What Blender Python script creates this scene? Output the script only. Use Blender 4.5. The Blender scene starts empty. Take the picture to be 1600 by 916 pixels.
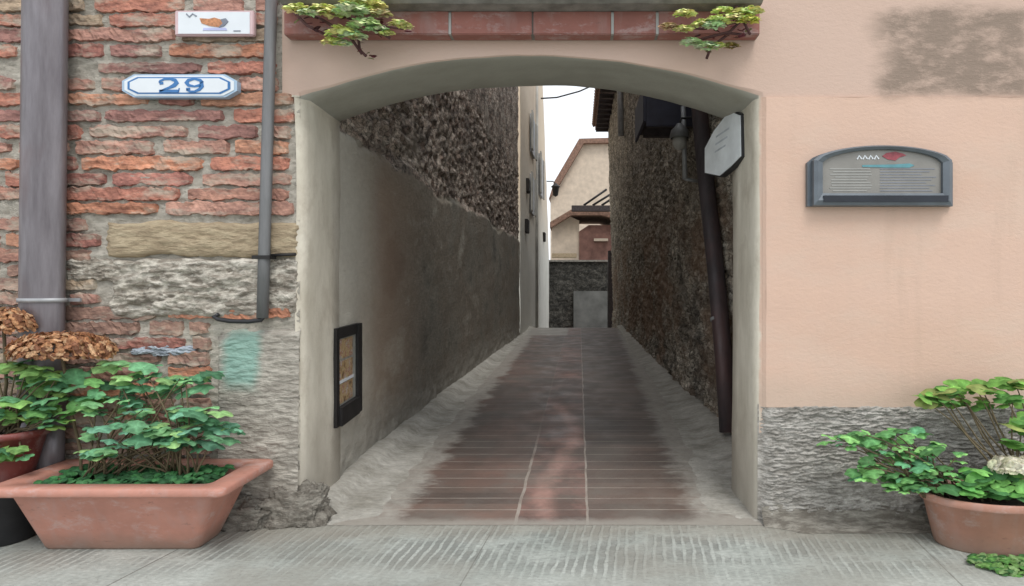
import bpy, bmesh, math, random
from mathutils import Vector, noise, Matrix
random.seed(29)
R = math.radians
scene = bpy.context.scene
# ------------------------------------------------------------------ camera
cam = bpy.data.cameras.new('camera'); camo = bpy.data.objects.new('camera', cam)
scene.collection.objects.link(camo); scene.camera = camo
H = 1.55; FX = 900.0; VX = 905.0; VY = 440.0
cam.sensor_width = 36; cam.lens = FX/1600*36; cam.clip_end = 2000; cam.clip_start = .05
cam.shift_x = -(VX-800)/1600; cam.shift_y = -(458-VY)/1600
camo.location = (0, 0, H); camo.rotation_euler = (R(90), 0, 0)
# ------------------------------------------------------------------ light
EL, AZ = R(58), R(22)          # soft overcast sun from behind the camera, a little right
w = bpy.data.worlds.new('World'); scene.world = w; w.use_nodes = True
wn = w.node_tree; bg = wn.nodes['Background']
sky = wn.nodes.new('ShaderNodeTexSky'); sky.sky_type = 'NISHITA'; sky.sun_disc = False
sky.sun_elevation = EL; sky.sun_rotation = R(180)-AZ; sky.dust_density = 4; sky.air_density = 1.0
mx = wn.nodes.new('ShaderNodeMix'); mx.data_type = 'RGBA'; mx.inputs[0].default_value = .8
mx.inputs[7].default_value = (13.5, 14.0, 14.6, 1)      # cloud cover over the sky
wn.links.new(sky.outputs[0], mx.inputs[6]); wn.links.new(mx.outputs[2], bg.inputs[0])
bg.inputs[1].default_value = .075
sl = bpy.data.lights.new('sun', 'SUN'); sl.energy = 1.1; sl.angle = R(22); sl.color = (1, .97, .93)
so = bpy.data.objects.new('sun', sl); scene.collection.objects.link(so)
sd = Vector((math.sin(AZ)*math.cos(EL), -math.cos(AZ)*math.cos(EL), math.sin(EL)))
so.rotation_euler = sd.to_track_quat('Z', 'Y').to_euler(); so.location = (2, -5, 12)
scene.view_settings.view_transform = 'Standard'; scene.view_settings.look = 'None'
scene.view_settings.exposure = .45; scene.view_settings.gamma = 1
scene.render.engine = 'CYCLES'
scene.cycles.max_bounces = 8; scene.cycles.diffuse_bounces = 5

def P(px, py, Y): return Vector(((px-VX)*Y/FX, Y, H-(py-VY)*Y/FX))
FD = 3.72
DD = FD                 # distance at which the next things hang in front of the wall
def fx(px): return (px-VX)*DD/FX
def fz(py): return H-(py-VY)*DD/FX
def sstep(a, b, x):
    t = max(0, min(1, (x-a)/(b-a))); return t*t*(3-2*t)
# ------------------------------------------------------------------ materials
class N:
    def __init__(s, name, rough=.85):
        s.m = bpy.data.materials.new(name); s.m.use_nodes = True
        s.t = s.m.node_tree; s.b = s.t.nodes['Principled BSDF']
        s.b.inputs['Roughness'].default_value = rough
        s.co = s.t.nodes.new('ShaderNodeNewGeometry').outputs['Position']
    def put(s, sock, v):
        if v is None: return
        if isinstance(v, bpy.types.NodeSocket): s.t.links.new(v, sock)
        elif isinstance(v, (tuple, list)) and len(v) == 3 and sock.type == 'RGBA': sock.default_value = (*v, 1)
        else: sock.default_value = v
    def mp(s, sc=(1, 1, 1), loc=(0, 0, 0)):
        n = s.t.nodes.new('ShaderNodeMapping'); s.put(n.inputs[0], s.co)
        n.inputs['Scale'].default_value = sc; n.inputs['Location'].default_value = loc; return n.outputs[0]
    def noise(s, vec, scale=5, det=4, rough=.55, dist=0):
        n = s.t.nodes.new('ShaderNodeTexNoise'); s.put(n.inputs['Vector'], vec)
        n.inputs['Scale'].default_value = scale; n.inputs['Detail'].default_value = det
        n.inputs['Roughness'].default_value = rough; n.inputs['Distortion'].default_value = dist
        return n.outputs['Fac']
    def vor(s, vec, scale=5, feat='F1', out='Distance', rnd=1):
        n = s.t.nodes.new('ShaderNodeTexVoronoi'); n.feature = feat; s.put(n.inputs['Vector'], vec)
        n.inputs['Scale'].default_value = scale; n.inputs['Randomness'].default_value = rnd
        return n.outputs[out]
    def ramp(s, v, *st):
        n = s.t.nodes.new('ShaderNodeValToRGB'); s.put(n.inputs[0], v); e = n.color_ramp.elements
        while len(e) < len(st): e.new(.5)
        for i, (p, c) in enumerate(st):
            e[i].position = p; e[i].color = (c, c, c, 1) if isinstance(c, (int, float)) else (*c, 1)
        return n.outputs[0]
    def mix(s, f, a, b, mode='MIX'):
        n = s.t.nodes.new('ShaderNodeMix'); n.data_type = 'RGBA'; n.blend_type = mode
        s.put(n.inputs[0], f); s.put(n.inputs[6], a); s.put(n.inputs[7], b); return n.outputs[2]
    def mul(s, a, b): return s.mix(1.0, a, b, 'MULTIPLY')
    def math(s, op, a, b=None, c=None):
        n = s.t.nodes.new('ShaderNodeMath'); n.operation = op
        s.put(n.inputs[0], a); s.put(n.inputs[1], b); s.put(n.inputs[2], c); return n.outputs[0]
    def xyz(s):
        n = s.t.nodes.new('ShaderNodeSeparateXYZ'); s.put(n.inputs[0], s.co); return n.outputs
    def attr(s, name='tint'):
        n = s.t.nodes.new('ShaderNodeAttribute'); n.attribute_name = name; return n.outputs['Color']
    def band(s, v, a, b, soft=.02):       # 1 inside a..b
        def ss(lo, hi, inv=False):
            n = s.t.nodes.new('ShaderNodeMapRange'); n.interpolation_type = 'SMOOTHSTEP'
            s.put(n.inputs[0], v); n.inputs[1].default_value = lo; n.inputs[2].default_value = hi
            n.inputs[3].default_value = 1 if inv else 0; n.inputs[4].default_value = 0 if inv else 1
            return n.outputs[0]
        return s.math('MULTIPLY', ss(a-soft, a+soft), ss(b-soft, b+soft, True))
    def bump(s, h, strength=.5, dist=.01, prev=None):
        n = s.t.nodes.new('ShaderNodeBump'); s.put(n.inputs['Height'], h)
        n.inputs['Strength'].default_value = strength; n.inputs['Distance'].default_value = dist
        if prev: s.put(n.inputs['Normal'], prev)
        s.t.links.new(n.outputs[0], s.b.inputs['Normal']); return n.outputs[0]
    def col(s, c): s.put(s.b.inputs['Base Color'], c); return s
    def done(s): return s.m

def flat(name, c, rough=.7, metal=0, var=.25, scale=9, bump=.15):
    n = N(name, rough); n.b.inputs['Metallic'].default_value = metal
    v = n.noise(n.mp(), scale, 5)
    n.col(n.mix(n.ramp(v, (.3, 0), (.7, 1)), tuple(x*(1-var) for x in c), tuple(min(1, x*(1+var)) for x in c)))
    if bump: n.bump(n.noise(n.mp(), scale*8, 4), bump, .004)
    return n.done()

ST = (.43, 1, 1)
def m_pink():
    n = N('pink_plaster', .93); v = n.mp(ST); X, Y, Z = n.xyz()
    a = n.noise(v, 1.3, 5, .6); b = n.noise(n.mp((.5, 1, .5)), 14, 5, .65)
    c = n.mix(n.ramp(a, (.3, 0), (.72, 1)), (.62, .425, .325), (.67, .475, .375))
    c = n.mix(n.ramp(b, (.35, 0), (.75, .35)), c, (.60, .43, .35))
    streak = n.noise(n.mp((2.2, 1, .12)), 2.2, 3)
    c = n.mix(n.ramp(streak, (.60, 0), (.8, .28)), c, (.50, .36, .28))
    c = n.mix(n.ramp(n.noise(v, .9, 7, .68), (.50, 0), (.66, .6)), c, (.62, .50, .41))
    c = n.mix(n.ramp(n.noise(n.mp((1.6, 1, .22), (3, 0, 1)), 3.1, 5, .6), (.58, 0), (.72, .35)), c, (.52, .375, .29))
    base_ = n.math('ADD', Z, n.math('MULTIPLY', n.math('SUBTRACT', n.noise(n.mp((.6, 1, 1)), 3, 6, .7), .5), .35))
    c = n.mix(n.ramp(base_, (.80, .55), (1.0, 0)), c, (.50, .40, .32))
    # older upper coat, a bit greyer
    up = n.math('GREATER_THAN', Z, 2.742)
    c = n.mix(n.math('MULTIPLY', up, .6), c, (.54, .41, .345))
    # brown weathered patch high on the right
    w1 = n.math('ADD', X, n.math('MULTIPLY', n.math('SUBTRACT', n.noise(v, 3, 4, .55), .5), .45))
    w2 = n.math('ADD', Z, n.math('MULTIPLY', n.math('SUBTRACT', n.noise(v, 5, 4, .55), .5), .14))
    msk = n.math('MULTIPLY', n.band(w1, 1.96, 2.92, .10), n.band(w2, 2.74, 3.32, .05))
    sp = n.noise(n.mp((.5, 1, 1)), 13, 6, .72)
    c = n.mix(n.math('MULTIPLY', msk, n.ramp(sp, (.46, .9), (.68, .3))), c, (.24, .185, .145))
    # bare grey cement round the opening
    nn = n.math('MULTIPLY', n.math('SUBTRACT', n.noise(v, 4, 4), .5), .09)
    xx = n.math('ADD', X, nn)
    side = n.math('MULTIPLY', n.band(xx, -1.9, 1.165, .012), n.math('LESS_THAN', n.math('ADD', Z, nn), 2.75))
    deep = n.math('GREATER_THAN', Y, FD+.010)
    grey = n.math('MAXIMUM', side, deep)
    gc = n.mix(n.ramp(n.noise(n.mp((1, 1, .35)), 5, 5, .65), (.3, 0), (.7, 1)), (.52, .475, .385), (.74, .69, .585))
    gc = n.mix(n.ramp(n.noise(n.mp((1, 1, .7)), 3.2, 7, .72), (.50, 0), (.66, .55)), gc, (.40, .345, .27))
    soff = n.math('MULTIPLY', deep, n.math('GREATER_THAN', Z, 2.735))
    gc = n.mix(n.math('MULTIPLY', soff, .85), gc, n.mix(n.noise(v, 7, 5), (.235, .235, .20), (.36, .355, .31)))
    low = n.ramp(n.math('ADD', Z, n.math('MULTIPLY', nn, 3)), (.05, .75), (.75, 0))
    gc = n.mix(low, gc, (.36, .33, .28))
    c = n.mix(grey, c, gc)
    n.col(c)
    h = n.noise(n.mp((.6, 1, 1)), 45, 6, .7)
    n1 = n.bump(h, .45, .008)
    n.bump(n.math('MULTIPLY', msk, sp), .5, .02, n1)
    return n.done()
def m_rough(name, c1, c2, c3, green=False):
    n = N(name, .95); v = n.mp((.4, 1, 1))
    a = n.noise(v, 9, 6, .7); b = n.noise(n.mp((.3, 1, 1)), 28, 5, .7)
    c = n.mix(n.ramp(a, (.3, 0), (.7, 1)), c1, c2)
    c = n.mix(n.ramp(b, (.42, .8), (.6, 0)), c, c3)
    if green:
        X, Y, Z = n.xyz()
        xx = n.math('ADD', X, n.math('MULTIPLY', n.math('SUBTRACT', a, .5), .14))
        zz = n.math('ADD', Z, n.math('MULTIPLY', n.math('SUBTRACT', n.noise(v, 3, 3), .5), .35))
        g = n.math('MULTIPLY', n.band(xx, fx(352), fx(405), .04), n.band(zz, .86, 1.24, .08))
        c = n.mix(n.math('MULTIPLY', g, .75), c, (.25, .47, .40))
    n.col(c); n.bump(b, .9, .03); return n.done()
def m_brick():
    n = N('brick', .93); t = n.attr(); v = n.mp((.35, 1, 1))
    a = n.noise(v, 16, 6, .7); c = n.mul(t, n.mix(n.ramp(a, (.32, 0), (.66, 1)), (.5, .46, .48), (1.45, 1.4, 1.35)))
    c = n.mul(c, n.ramp(n.noise(n.mp((.5, 1, 1.6)), 45, 5, .75), (.3, .6), (.65, 1.2)))
    c = n.mix(n.ramp(n.noise(v, 7, 5, .7), (.50, 0), (.62, .8)), c, (.44, .385, .31))
    n.col(c); n.bump(n.noise(v, 40, 5, .7), .8, .012); return n.done()
def m_mortar():
    n = N('lime_mortar', .96); v = n.mp((.4, 1, 1)); a = n.noise(v, 8, 6, .7)
    c = n.mix(n.ramp(a, (.3, 0), (.7, 1)), (.42, .385, .325), (.70, .655, .57))
    c = n.mix(n.ramp(n.noise(v, 60, 4, .7), (.56, 0), (.66, .6)), c, (.22, .19, .155))
    n.col(c); n.bump(n.noise(v, 22, 7, .8), 1, .035); return n.done()
def m_rubble(name, cols, brown=.0, plaster=False, gritty=1, side=1):
    n = N(name, .93); X, Y, Z = n.xyz(); v0 = n.mp((1, .75, 1.2)); wv = n.t.nodes.new('ShaderNodeTexNoise'); n.put(wv.inputs['Vector'], v0); wv.inputs['Scale'].default_value = 6; wv.inputs['Detail'].default_value = 4
    v = n.mix(.05, v0, wv.outputs['Color'], 'ADD')
    cell = n.vor(v, 11, 'F1', 'Color'); sepn = n.t.nodes.new('ShaderNodeSeparateColor'); n.put(sepn.inputs[0], cell)
    a = n.noise(v, 20, 6, .75); c = n.mix(sepn.outputs[0], cols[0], cols[1])
    edge = n.vor(v, 11, 'DISTANCE_TO_EDGE')
    c = n.mix(n.ramp(edge, (.0, .75), (.07, 0)), c, cols[2])
    c = n.mul(c, n.ramp(a, (.36, .16), (.60, 1.25)))
    c = n.mul(c, n.ramp(n.noise(n.mp((1, .7, 1)), 2.3, 6, .7), (.36, .38), (.58, 1.12)))
    if plaster or brown: c = n.mix(n.ramp(n.noise(n.mp((1, .6, .9)), 1.7, 6, .65), (.55, 0), (.66, .7)), c, n.mix(a, (.20, .175, .145), (.44, .40, .34)))
    if brown:
        c = n.mix(n.math('MULTIPLY', n.math('MULTIPLY', n.ramp(n.noise(v, .9, 4), (.42, 0), (.58, 1)), n.band(Z, -.5, 2.6, .6)), brown), c,
                  n.mix(n.noise(v, 9, 5, .7), (.09, .05, .03), (.36, .21, .12)))
    if plaster:
        zz = n.math('ADD', Z, n.math('MULTIPLY', n.math('SUBTRACT', n.noise(n.mp((1, .6, 1)), 1.6, 5, .6), .5), .45))
        pm = n.ramp(n.math('SUBTRACT', zz, 2.70), (.0, 1), (.03, 0))
        big = n.noise(n.mp((1, .55, .8)), 1.5, 6, .62); fine = n.noise(v, 18, 5, .65)
        pc = n.ramp(big, (.30, (.13, .125, .105)), (.44, (.27, .25, .205)), (.55, (.24, .205, .16)), (.68, (.46, .44, .375)))
        pc = n.mul(pc, n.ramp(fine, (.3, .7), (.7, 1.15)))
        red = n.math('MULTIPLY', n.band(Z, .45, 2.7, .4), n.band(n.math('ADD', Y, n.math('MULTIPLY', big, .8)), 5.0, 6.5, 1.0))
        pc = n.mix(n.math('MULTIPLY', red, .75), pc, n.mix(n.ramp(big, (.38, 0), (.6, 1)), (.36, .245, .17), (.46, .36, .27)))
        nearj = n.math('ADD', Y, n.math('MULTIPLY', n.math('SUBTRACT', big, .5), .8))
        pc = n.mix(n.band(nearj, 3.0, 4.95, .5), pc, n.mix(fine, (.48, .45, .38), (.68, .64, .55)))  # paler towards the arch: grazing street light painted into the plaster colour
        lowm = n.ramp(n.math('ADD', Z, n.math('MULTIPLY', n.math('SUBTRACT', n.noise(v, 5, 5, .7), .5), .6)), (.0, .85), (.55, 0))
        pc = n.mix(lowm, pc, n.mix(n.noise(v, 15, 4), (.20, .19, .165), (.50, .48, .43)))
        c = n.mix(pm, c, pc)
    n.col(c); b1 = n.bump(n.noise(v, 26, 6, .75), .7*gritty, .03)
    return n.done()
def m_tiles():
    n = N('alley_tiles', .42); X, Y, Z = n.xyz(); v = n.mp((1, 1, 1))
    # transverse grout every 0.208 m and two long joints
    fy = n.math('ABSOLUTE', n.math('SUBTRACT', n.math('FRACT', n.math('DIVIDE', n.math('SUBTRACT', Y, 3.686), .208)), .5))
    g1 = n.math('GREATER_THAN', n.math('ADD', fy, n.math('MULTIPLY', n.noise(v, 9, 3), .012)), .482)
    row = n.math('FLOOR', n.math('DIVIDE', n.math('SUBTRACT', Y, 3.582+.0), .208))
    def line(x0, wd):
        d = n.math('ABSOLUTE', n.math('SUBTRACT', n.math('ADD', X, n.math('MULTIPLY', n.math('SUBTRACT', n.noise(v, 3, 3), .5), .03)), x0))
        return n.math('LESS_THAN', d, wd)
    g2 = n.math('MAXIMUM', line(-.408, .013), line(.053, .013))
    wn_ = n.t.nodes.new('ShaderNodeTexWhiteNoise'); wn_.noise_dimensions = '2D'
    strip = n.math('ADD', n.math('GREATER_THAN', X, -.408), n.math('GREATER_THAN', X, .053))
    cb = n.t.nodes.new('ShaderNodeCombineXYZ'); n.put(cb.inputs[0], row); n.put(cb.inputs[1], strip); n.put(wn_.inputs['Vector'], cb.outputs[0])
    center = n.band(X, -.408, .053, .004)
    far = n.ramp(n.math('DIVIDE', Y, 20), (.2, 0), (.5, 1))
    base = n.mix(n.noise(v, 2.2, 5, .65), (.085, .07, .06), (.20, .145, .12))
    base = n.mix(n.math('MULTIPLY', n.band(X, -3, -.408, .01), n.ramp(n.noise(n.mp(), 1.1, 4), (.4, 0), (.6, .7))), base, (.20, .115, .09))
    cc = n.mix(n.ramp(n.noise(v, 2.2, 5, .7), (.4, 0), (.62, 1)), (.13, .085, .07), (.26, .15, .125))
    # pale pink worn trail on the middle strip
    wx = n.math('ADD', n.math('ADD', X, n.math('MULTIPLY', n.math('SINE', n.math('MULTIPLY', n.math('SUBTRACT', Y, 3.35), 1.9)), .11)), n.math('MULTIPLY', n.math('SUBTRACT', n.noise(v, 3, 5, .65), .5), .16))
    tr = n.math('MULTIPLY', n.band(wx, -.22, -.08, .06), n.band(Y, 3.6, 7.0, 1.2))
    cc = n.mix(n.math('MULTIPLY', tr, n.ramp(n.noise(v, 9, 5, .7), (.3, .35), (.65, .9))), cc, (.50, .29, .24))
    c = n.mix(center, base, cc)
    c = n.mix(.35, c, n.mul(c, n.mix(wn_.outputs['Value'], (.4, .4, .4), (1.7, 1.6, 1.5))))
    c = n.mix(n.math('MULTIPLY', n.ramp(n.noise(v, 1.5, 6, .7), (.48, 0), (.64, .55)), n.band(X, -3, 3)), c, (.20, .185, .16))
    dist_ = n.ramp(n.math('DIVIDE', Y, 20), (.22, 1), (.55, .12))
    g1 = n.math('MULTIPLY', g1, dist_)
    g2 = n.math('MAXIMUM', n.math('MULTIPLY', line(-.408, .011), n.ramp(n.math('DIVIDE', Y, 10), (.45, 1), (.62, .1))), n.math('MULTIPLY', line(.053, .008), n.ramp(n.math('DIVIDE', Y, 20), (.3, 1), (.8, .4))))
    gr = n.math('MAXIMUM', g1, g2)
    wet = n.math('MULTIPLY', n.ramp(n.noise(n.mp((.9, .35, 1)), 1.3, 4, .6), (.40, 0), (.6, 1)), n.band(Y, 4.6, 17, 1.0))
    c = n.mix(n.math('MULTIPLY', wet, .55), c, (.07, .063, .055))
    # cement smeared over the outer tiles, in streaks along the courses
    ed = n.math('ADD', X, n.math('MULTIPLY', n.math('SUBTRACT', n.noise(n.mp((.8, 1.5, 1)), 2.2, 7, .72), .5), .62))
    edl = n.math('ADD', ed, n.math('MULTIPLY', Y, .012)); edr = n.math('SUBTRACT', ed, n.math('MULTIPLY', Y, .034))
    sm = n.math('SUBTRACT', 1.0, n.math('MULTIPLY', n.ramp(n.math('ADD', edl, 2.0), (.82, 0), (.93, 1)), n.ramp(n.math('SUBTRACT', 1.0, edr), (.33, 0), (.46, 1))))
    c = n.mix(n.math('MULTIPLY', sm, n.ramp(n.noise(v, 11, 6, .75), (.34, .55), (.6, .95))), c, n.mix(n.noise(v, 9, 5, .7), (.27, .25, .215), (.50, .475, .425)))
    c = n.mix(n.math('MULTIPLY', n.math('MULTIPLY', sm, g1), .45), c, (.55, .50, .44))
    c = n.mix(n.math('MULTIPLY', gr, n.ramp(n.noise(v, 5, 4), (.3, .35), (.6, .95))), c, (.40, .35, .30))
    # cement band at the crest and one at the threshold
    edge = n.band(n.math('ADD', Y, n.math('MULTIPLY', n.noise(v, 4, 3), .2)), 16.6, 25, .2)
    c = n.mix(n.math('MULTIPLY', edge, n.band(X, -3, -.35, .05)), c, (.30, .28, .245))
    th = n.band(n.math('ADD', Y, n.math('MULTIPLY', n.noise(v, 4, 6, .7), .22)), 3, 3.85, .05)
    c = n.mix(n.math('MULTIPLY', th, .8), c, n.mix(n.noise(v, 8, 5, .7), (.26, .24, .205), (.42, .39, .345)))
    n.col(c); b = n.bump(n.math('SUBTRACT', 0.0, gr), .5, .004)
    n.bump(n.noise(v, 30, 5, .7), .3, .006, b)
    n.put(n.b.inputs['Roughness'], n.ramp(n.noise(v, 3, 4), (.3, .35), (.7, .65)))
    return n.done()
def m_cement(name='cement', c1=(.25, .235, .195), c2=(.56, .54, .49)):
    n = N(name, .9); v = n.mp((.6, 1, 1)); a = n.noise(v, 4, 7, .7); b = n.noise(v, 35, 4, .7)
    c = n.mix(n.ramp(a, (.3, 0), (.7, 1)), c1, c2); c = n.mul(c, n.ramp(b, (.3, .75), (.7, 1.1)))
    n.col(c); n.bump(b, .6, .012); return n.done()
def m_street():
    n = N('street_stone', .8); X, Y, Z = n.xyz(); v = n.mp((.6, 1, 1))
    a = n.noise(v, 2.5, 7, .7); fine = n.noise(n.mp((.5, 1, 1)), 55, 5, .7)
    c = n.mix(n.ramp(a, (.3, 0), (.7, 1)), (.345, .375, .345), (.51, .535, .495))
    c = n.mul(c, n.ramp(fine, (.3, .72), (.7, 1.15)))
    # chiselled grooves running across each slab
    d = n.math('ADD', X, n.math('MULTIPLY', Y, -.12))
    wob = n.math('MULTIPLY', n.noise(n.mp((2, 1, 1)), 4, 5, .7), .06)
    gro = n.math('SINE', n.math('MULTIPLY', n.math('ADD', d, wob), 115))
    gm = n.math('MULTIPLY', n.ramp(gro, (.1, 1), (.75, 0)), n.ramp(n.noise(v, 3, 5, .7), (.40, 0), (.56, 1)))
    gm = n.math('MULTIPLY', gm, n.math('ADD', n.band(n.math('ADD', Y, n.math('MULTIPLY', a, .4)), 3.3, 4.2, .15), .18))
    c = n.mix(n.math('MULTIPLY', gm, .6), c, (.17, .175, .16))
    # slab joints
    def joint(x0, sl, wd=.008):
        e = n.math('SUBTRACT', X, n.math('MULTIPLY', Y, sl)); e = n.math('ABSOLUTE', n.math('SUBTRACT', e, x0))
        return n.math('LESS_THAN', n.math('ADD', e, n.math('MULTIPLY', n.noise(v, 20, 3), .006)), wd)
    j = n.math('MAXIMUM', joint(-2.99, .2, .009), joint(1.6, .12, .007)); j = n.math('MAXIMUM', j, joint(-.9, .1, .006))
    jy = n.math('LESS_THAN', n.math('ABSOLUTE', n.math('SUBTRACT', Y, 2.86)), .01); j = n.math('MAXIMUM', j, jy)
    c = n.mix(n.math('MULTIPLY', j, .7), c, (.13, .125, .11))
    st = n.ramp(n.noise(n.mp((1, 1, 1)), .9, 4, .6), (.46, 0), (.60, .6)); c = n.mix(st, c, (.27, .26, .225))
    c = n.mix(n.math('MULTIPLY', n.band(n.math('ADD', Y, n.math('MULTIPLY', a, .5)), 3.75, 5, .12), .6), c, (.30, .275, .23))
    c = n.mix(n.ramp(n.noise(n.mp(), 75, 3, .6), (.64, 0), (.69, .7)), c, (.15, .145, .125))
    n.col(c); b = n.bump(n.math('MULTIPLY', gm, -1.0), .6, .008); n.bump(fine, .5, .008, b); return n.done()
def m_terra(name, c, rough=.7):
    n = N(name, rough); v = n.mp((.7, 1, 1)); a = n.noise(v, 4, 6, .65)
    k = n.mix(n.ramp(a, (.3, 0), (.7, 1)), tuple(x*.8 for x in c), tuple(x*1.12 for x in c))
    k = n.mix(n.ramp(n.noise(n.mp((.6, 1, 1.2)), 7, 7, .75), (.53, 0), (.64, .55)), k, tuple(x*.5+.30 for x in c))
    k = n.mix(n.ramp(n.noise(n.mp((.5, 1, 1), (5, 0, 0)), 24, 5, .7), (.62, 0), (.70, .6)), k, tuple(x*.45 for x in c))
    k = n.mix(n.ramp(n.noise(n.mp((1.5, 1.5, .3)), 9, 4), (.50, 0), (.72, .45)), k, tuple(x*.55+.17 for x in c))
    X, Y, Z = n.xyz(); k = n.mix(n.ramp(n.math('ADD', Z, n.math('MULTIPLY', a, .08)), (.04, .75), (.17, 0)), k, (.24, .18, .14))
    n.col(k); n.bump(n.noise(v, 40, 4), .25, .004); return n.done()
def m_leaf(name, trans=.25):
    n = N(name, .65); t = n.attr(); c = n.mul(t, n.ramp(n.noise(n.mp(), 28, 5, .7), (.3, .65), (.7, 1.25))); n.bump(n.noise(n.mp(), 60, 4), .4, .004)
    n.col(c); n.b.inputs['Specular IOR Level'].default_value = .2
    tr = n.t.nodes.new('ShaderNodeBsdfTranslucent'); n.put(tr.inputs[0], c)
    ms = n.t.nodes.new('ShaderNodeMixShader'); ms.inputs[0].default_value = trans
    n.t.links.new(n.b.outputs[0], ms.inputs[1]); n.t.links.new(tr.outputs[0], ms.inputs[2])
    n.t.links.new(ms.outputs[0], n.t.nodes['Material Output'].inputs[0]); return n.done()
def m_pipe(name, c1, c2, rough=.45, metal=.4):
    n = N(name, rough); n.b.inputs['Metallic'].default_value = metal
    v = n.mp((2, 2, .25)); c = n.mix(n.ramp(n.noise(v, 6, 5, .7), (.3, 0), (.7, 1)), c1, c2)
    c = n.mix(n.ramp(n.noise(n.mp((1, 1, .4)), 2.4, 4), (.55, 0), (.72, .6)), c, (.13, .065, .06))
    n.col(c); n.put(n.b.inputs['Roughness'], n.ramp(n.noise(v, 9, 4), (.3, rough-.08), (.7, rough+.2)))
    n.bump(n.noise(n.mp(), 30, 4), .12, .004); return n.done()

M = dict(
 pink=m_pink(), brick=m_brick(), mortar=m_mortar(), tiles=m_tiles(), cement=m_cement(), street=m_street(),
 rough_r=m_rough('roughcast', (.38, .36, .33), (.58, .555, .51), (.22, .205, .18)),
 rough_l=m_rough('roughcast_stained', (.40, .37, .32), (.58, .545, .475), (.26, .235, .20), True),
 ystone=m_rough('sandstone', (.42, .33, .215), (.50, .42, .29), (.30, .23, .15)),
 pstone=m_rough('pale_stone', (.55, .51, .43), (.72, .68, .60), (.16, .13, .10)),
 kerb=m_rough('old_stone', (.22, .20, .17), (.38, .36, .31), (.12, .105, .085)),
 wall_l=m_rubble('rubble_and_plaster', ((.34, .25, .20), (.68, .59, .50), (.07, .056, .05)), 0, True),
 wall_r=m_rubble('dark_rubble', ((.33, .29, .235), (.72, .66, .56), (.07, .06, .05)), .6),
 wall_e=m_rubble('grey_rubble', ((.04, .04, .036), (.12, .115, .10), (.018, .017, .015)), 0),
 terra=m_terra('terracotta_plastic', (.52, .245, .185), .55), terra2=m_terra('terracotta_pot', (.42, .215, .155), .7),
 terra3=m_terra('terracotta_panel', (.30, .125, .10), .8), redpot=m_terra('dark_red_pot', (.21, .05, .042), .5),
 black=flat('black_plastic', (.02, .02, .023), .45), soil=flat('soil', (.045, .032, .022), .95, var=.6, scale=30, bump=1),
 leaf=m_leaf('leaf'), petal=m_leaf('petal', .3), stem=flat('stem', (.13, .10, .055), .8),
 pipe=m_pipe('weathered_downpipe', (.13, .115, .125), (.25, .23, .245), .36, .4),
 pipe2=m_pipe('thin_pipe_metal', (.13, .135, .135), (.21, .21, .215), .5, .3),
 pipe3=m_pipe('brown_pipe', (.045, .037, .04), (.085, .07, .075), .5, .2),
 iron=flat('dark_iron', (.03, .028, .028), .55, .5), steel=flat('grey_steel', (.13, .15, .17), .42, .3, var=.15),
 slot=flat('slot_dark', (.012, .016, .025), .5), white=flat('white_enamel', (.72, .76, .80), .22, var=.04, bump=0),
 blue=flat('blue_enamel', (.04, .17, .42), .3, var=.1, bump=0), paleblue=flat('pale_blue_enamel', (.36, .49, .63), .3, var=.1, bump=0),
 cream=flat('cream_plaster', (.56, .47, .375), .9, var=.14, scale=2.5), greyplaster=flat('grey_plaster', (.36, .355, .33), .9, var=.25, scale=2),
 rooftile=flat('roof_tile', (.21, .125, .09), .9, var=.4, scale=6, bump=.6), darkwood=flat('dark_wood', (.045, .035, .035), .8, var=.4),
 slab=flat('grey_slab', (.215, .205, .185), .85, var=.35, scale=8, bump=.5), redwall=flat('red_plaster', (.19, .10, .08), .9, var=.3, scale=3),
 signface=flat('pale_sign', (.80, .84, .86), .3, var=.14, scale=6, bump=0), glassgrey=flat('panel_grey', (.24, .23, .21), .3, var=.1, bump=0),
 shadowhole=flat('dark_opening', (.02, .018, .016), .9), orange=flat('ochre_glaze', (.50, .22, .10), .35, var=.4, scale=60, bump=0),
 greyink=flat('grey_ink', (.22, .24, .29), .5, var=.2, bump=0), redink=flat('red_ink', (.30, .06, .075), .4, var=.3, scale=40, bump=0),
 tealink=flat('teal_ink', (.11, .30, .34), .4, var=.2, bump=0), paleink=flat('pale_ink', (.36, .36, .34), .5, var=.1, bump=0),
 lav=flat('lavender_glaze', (.47, .50, .75), .35, var=.1, bump=0), rose=flat('rose_glaze', (.62, .45, .46), .35, var=.1, bump=0),
 zinc=flat('zinc', (.36, .37, .38), .5, .3, var=.2))
def m_photo():
    n = N('food_photographs', .3); v = n.mp((1, 1, 1)); c = n.ramp(n.noise(v, 16, 3, .6),
      (.30, (.10, .05, .03)), (.42, (.38, .24, .11)), (.5, (.50, .40, .22)), (.56, (.30, .08, .06)), (.62, (.55, .52, .45)), (.7, (.16, .13, .07)))
    n.col(c); return n.done()
M['photo'] = m_photo(); M['succ'] = m_leaf('succulent_leaf', .12)
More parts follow.
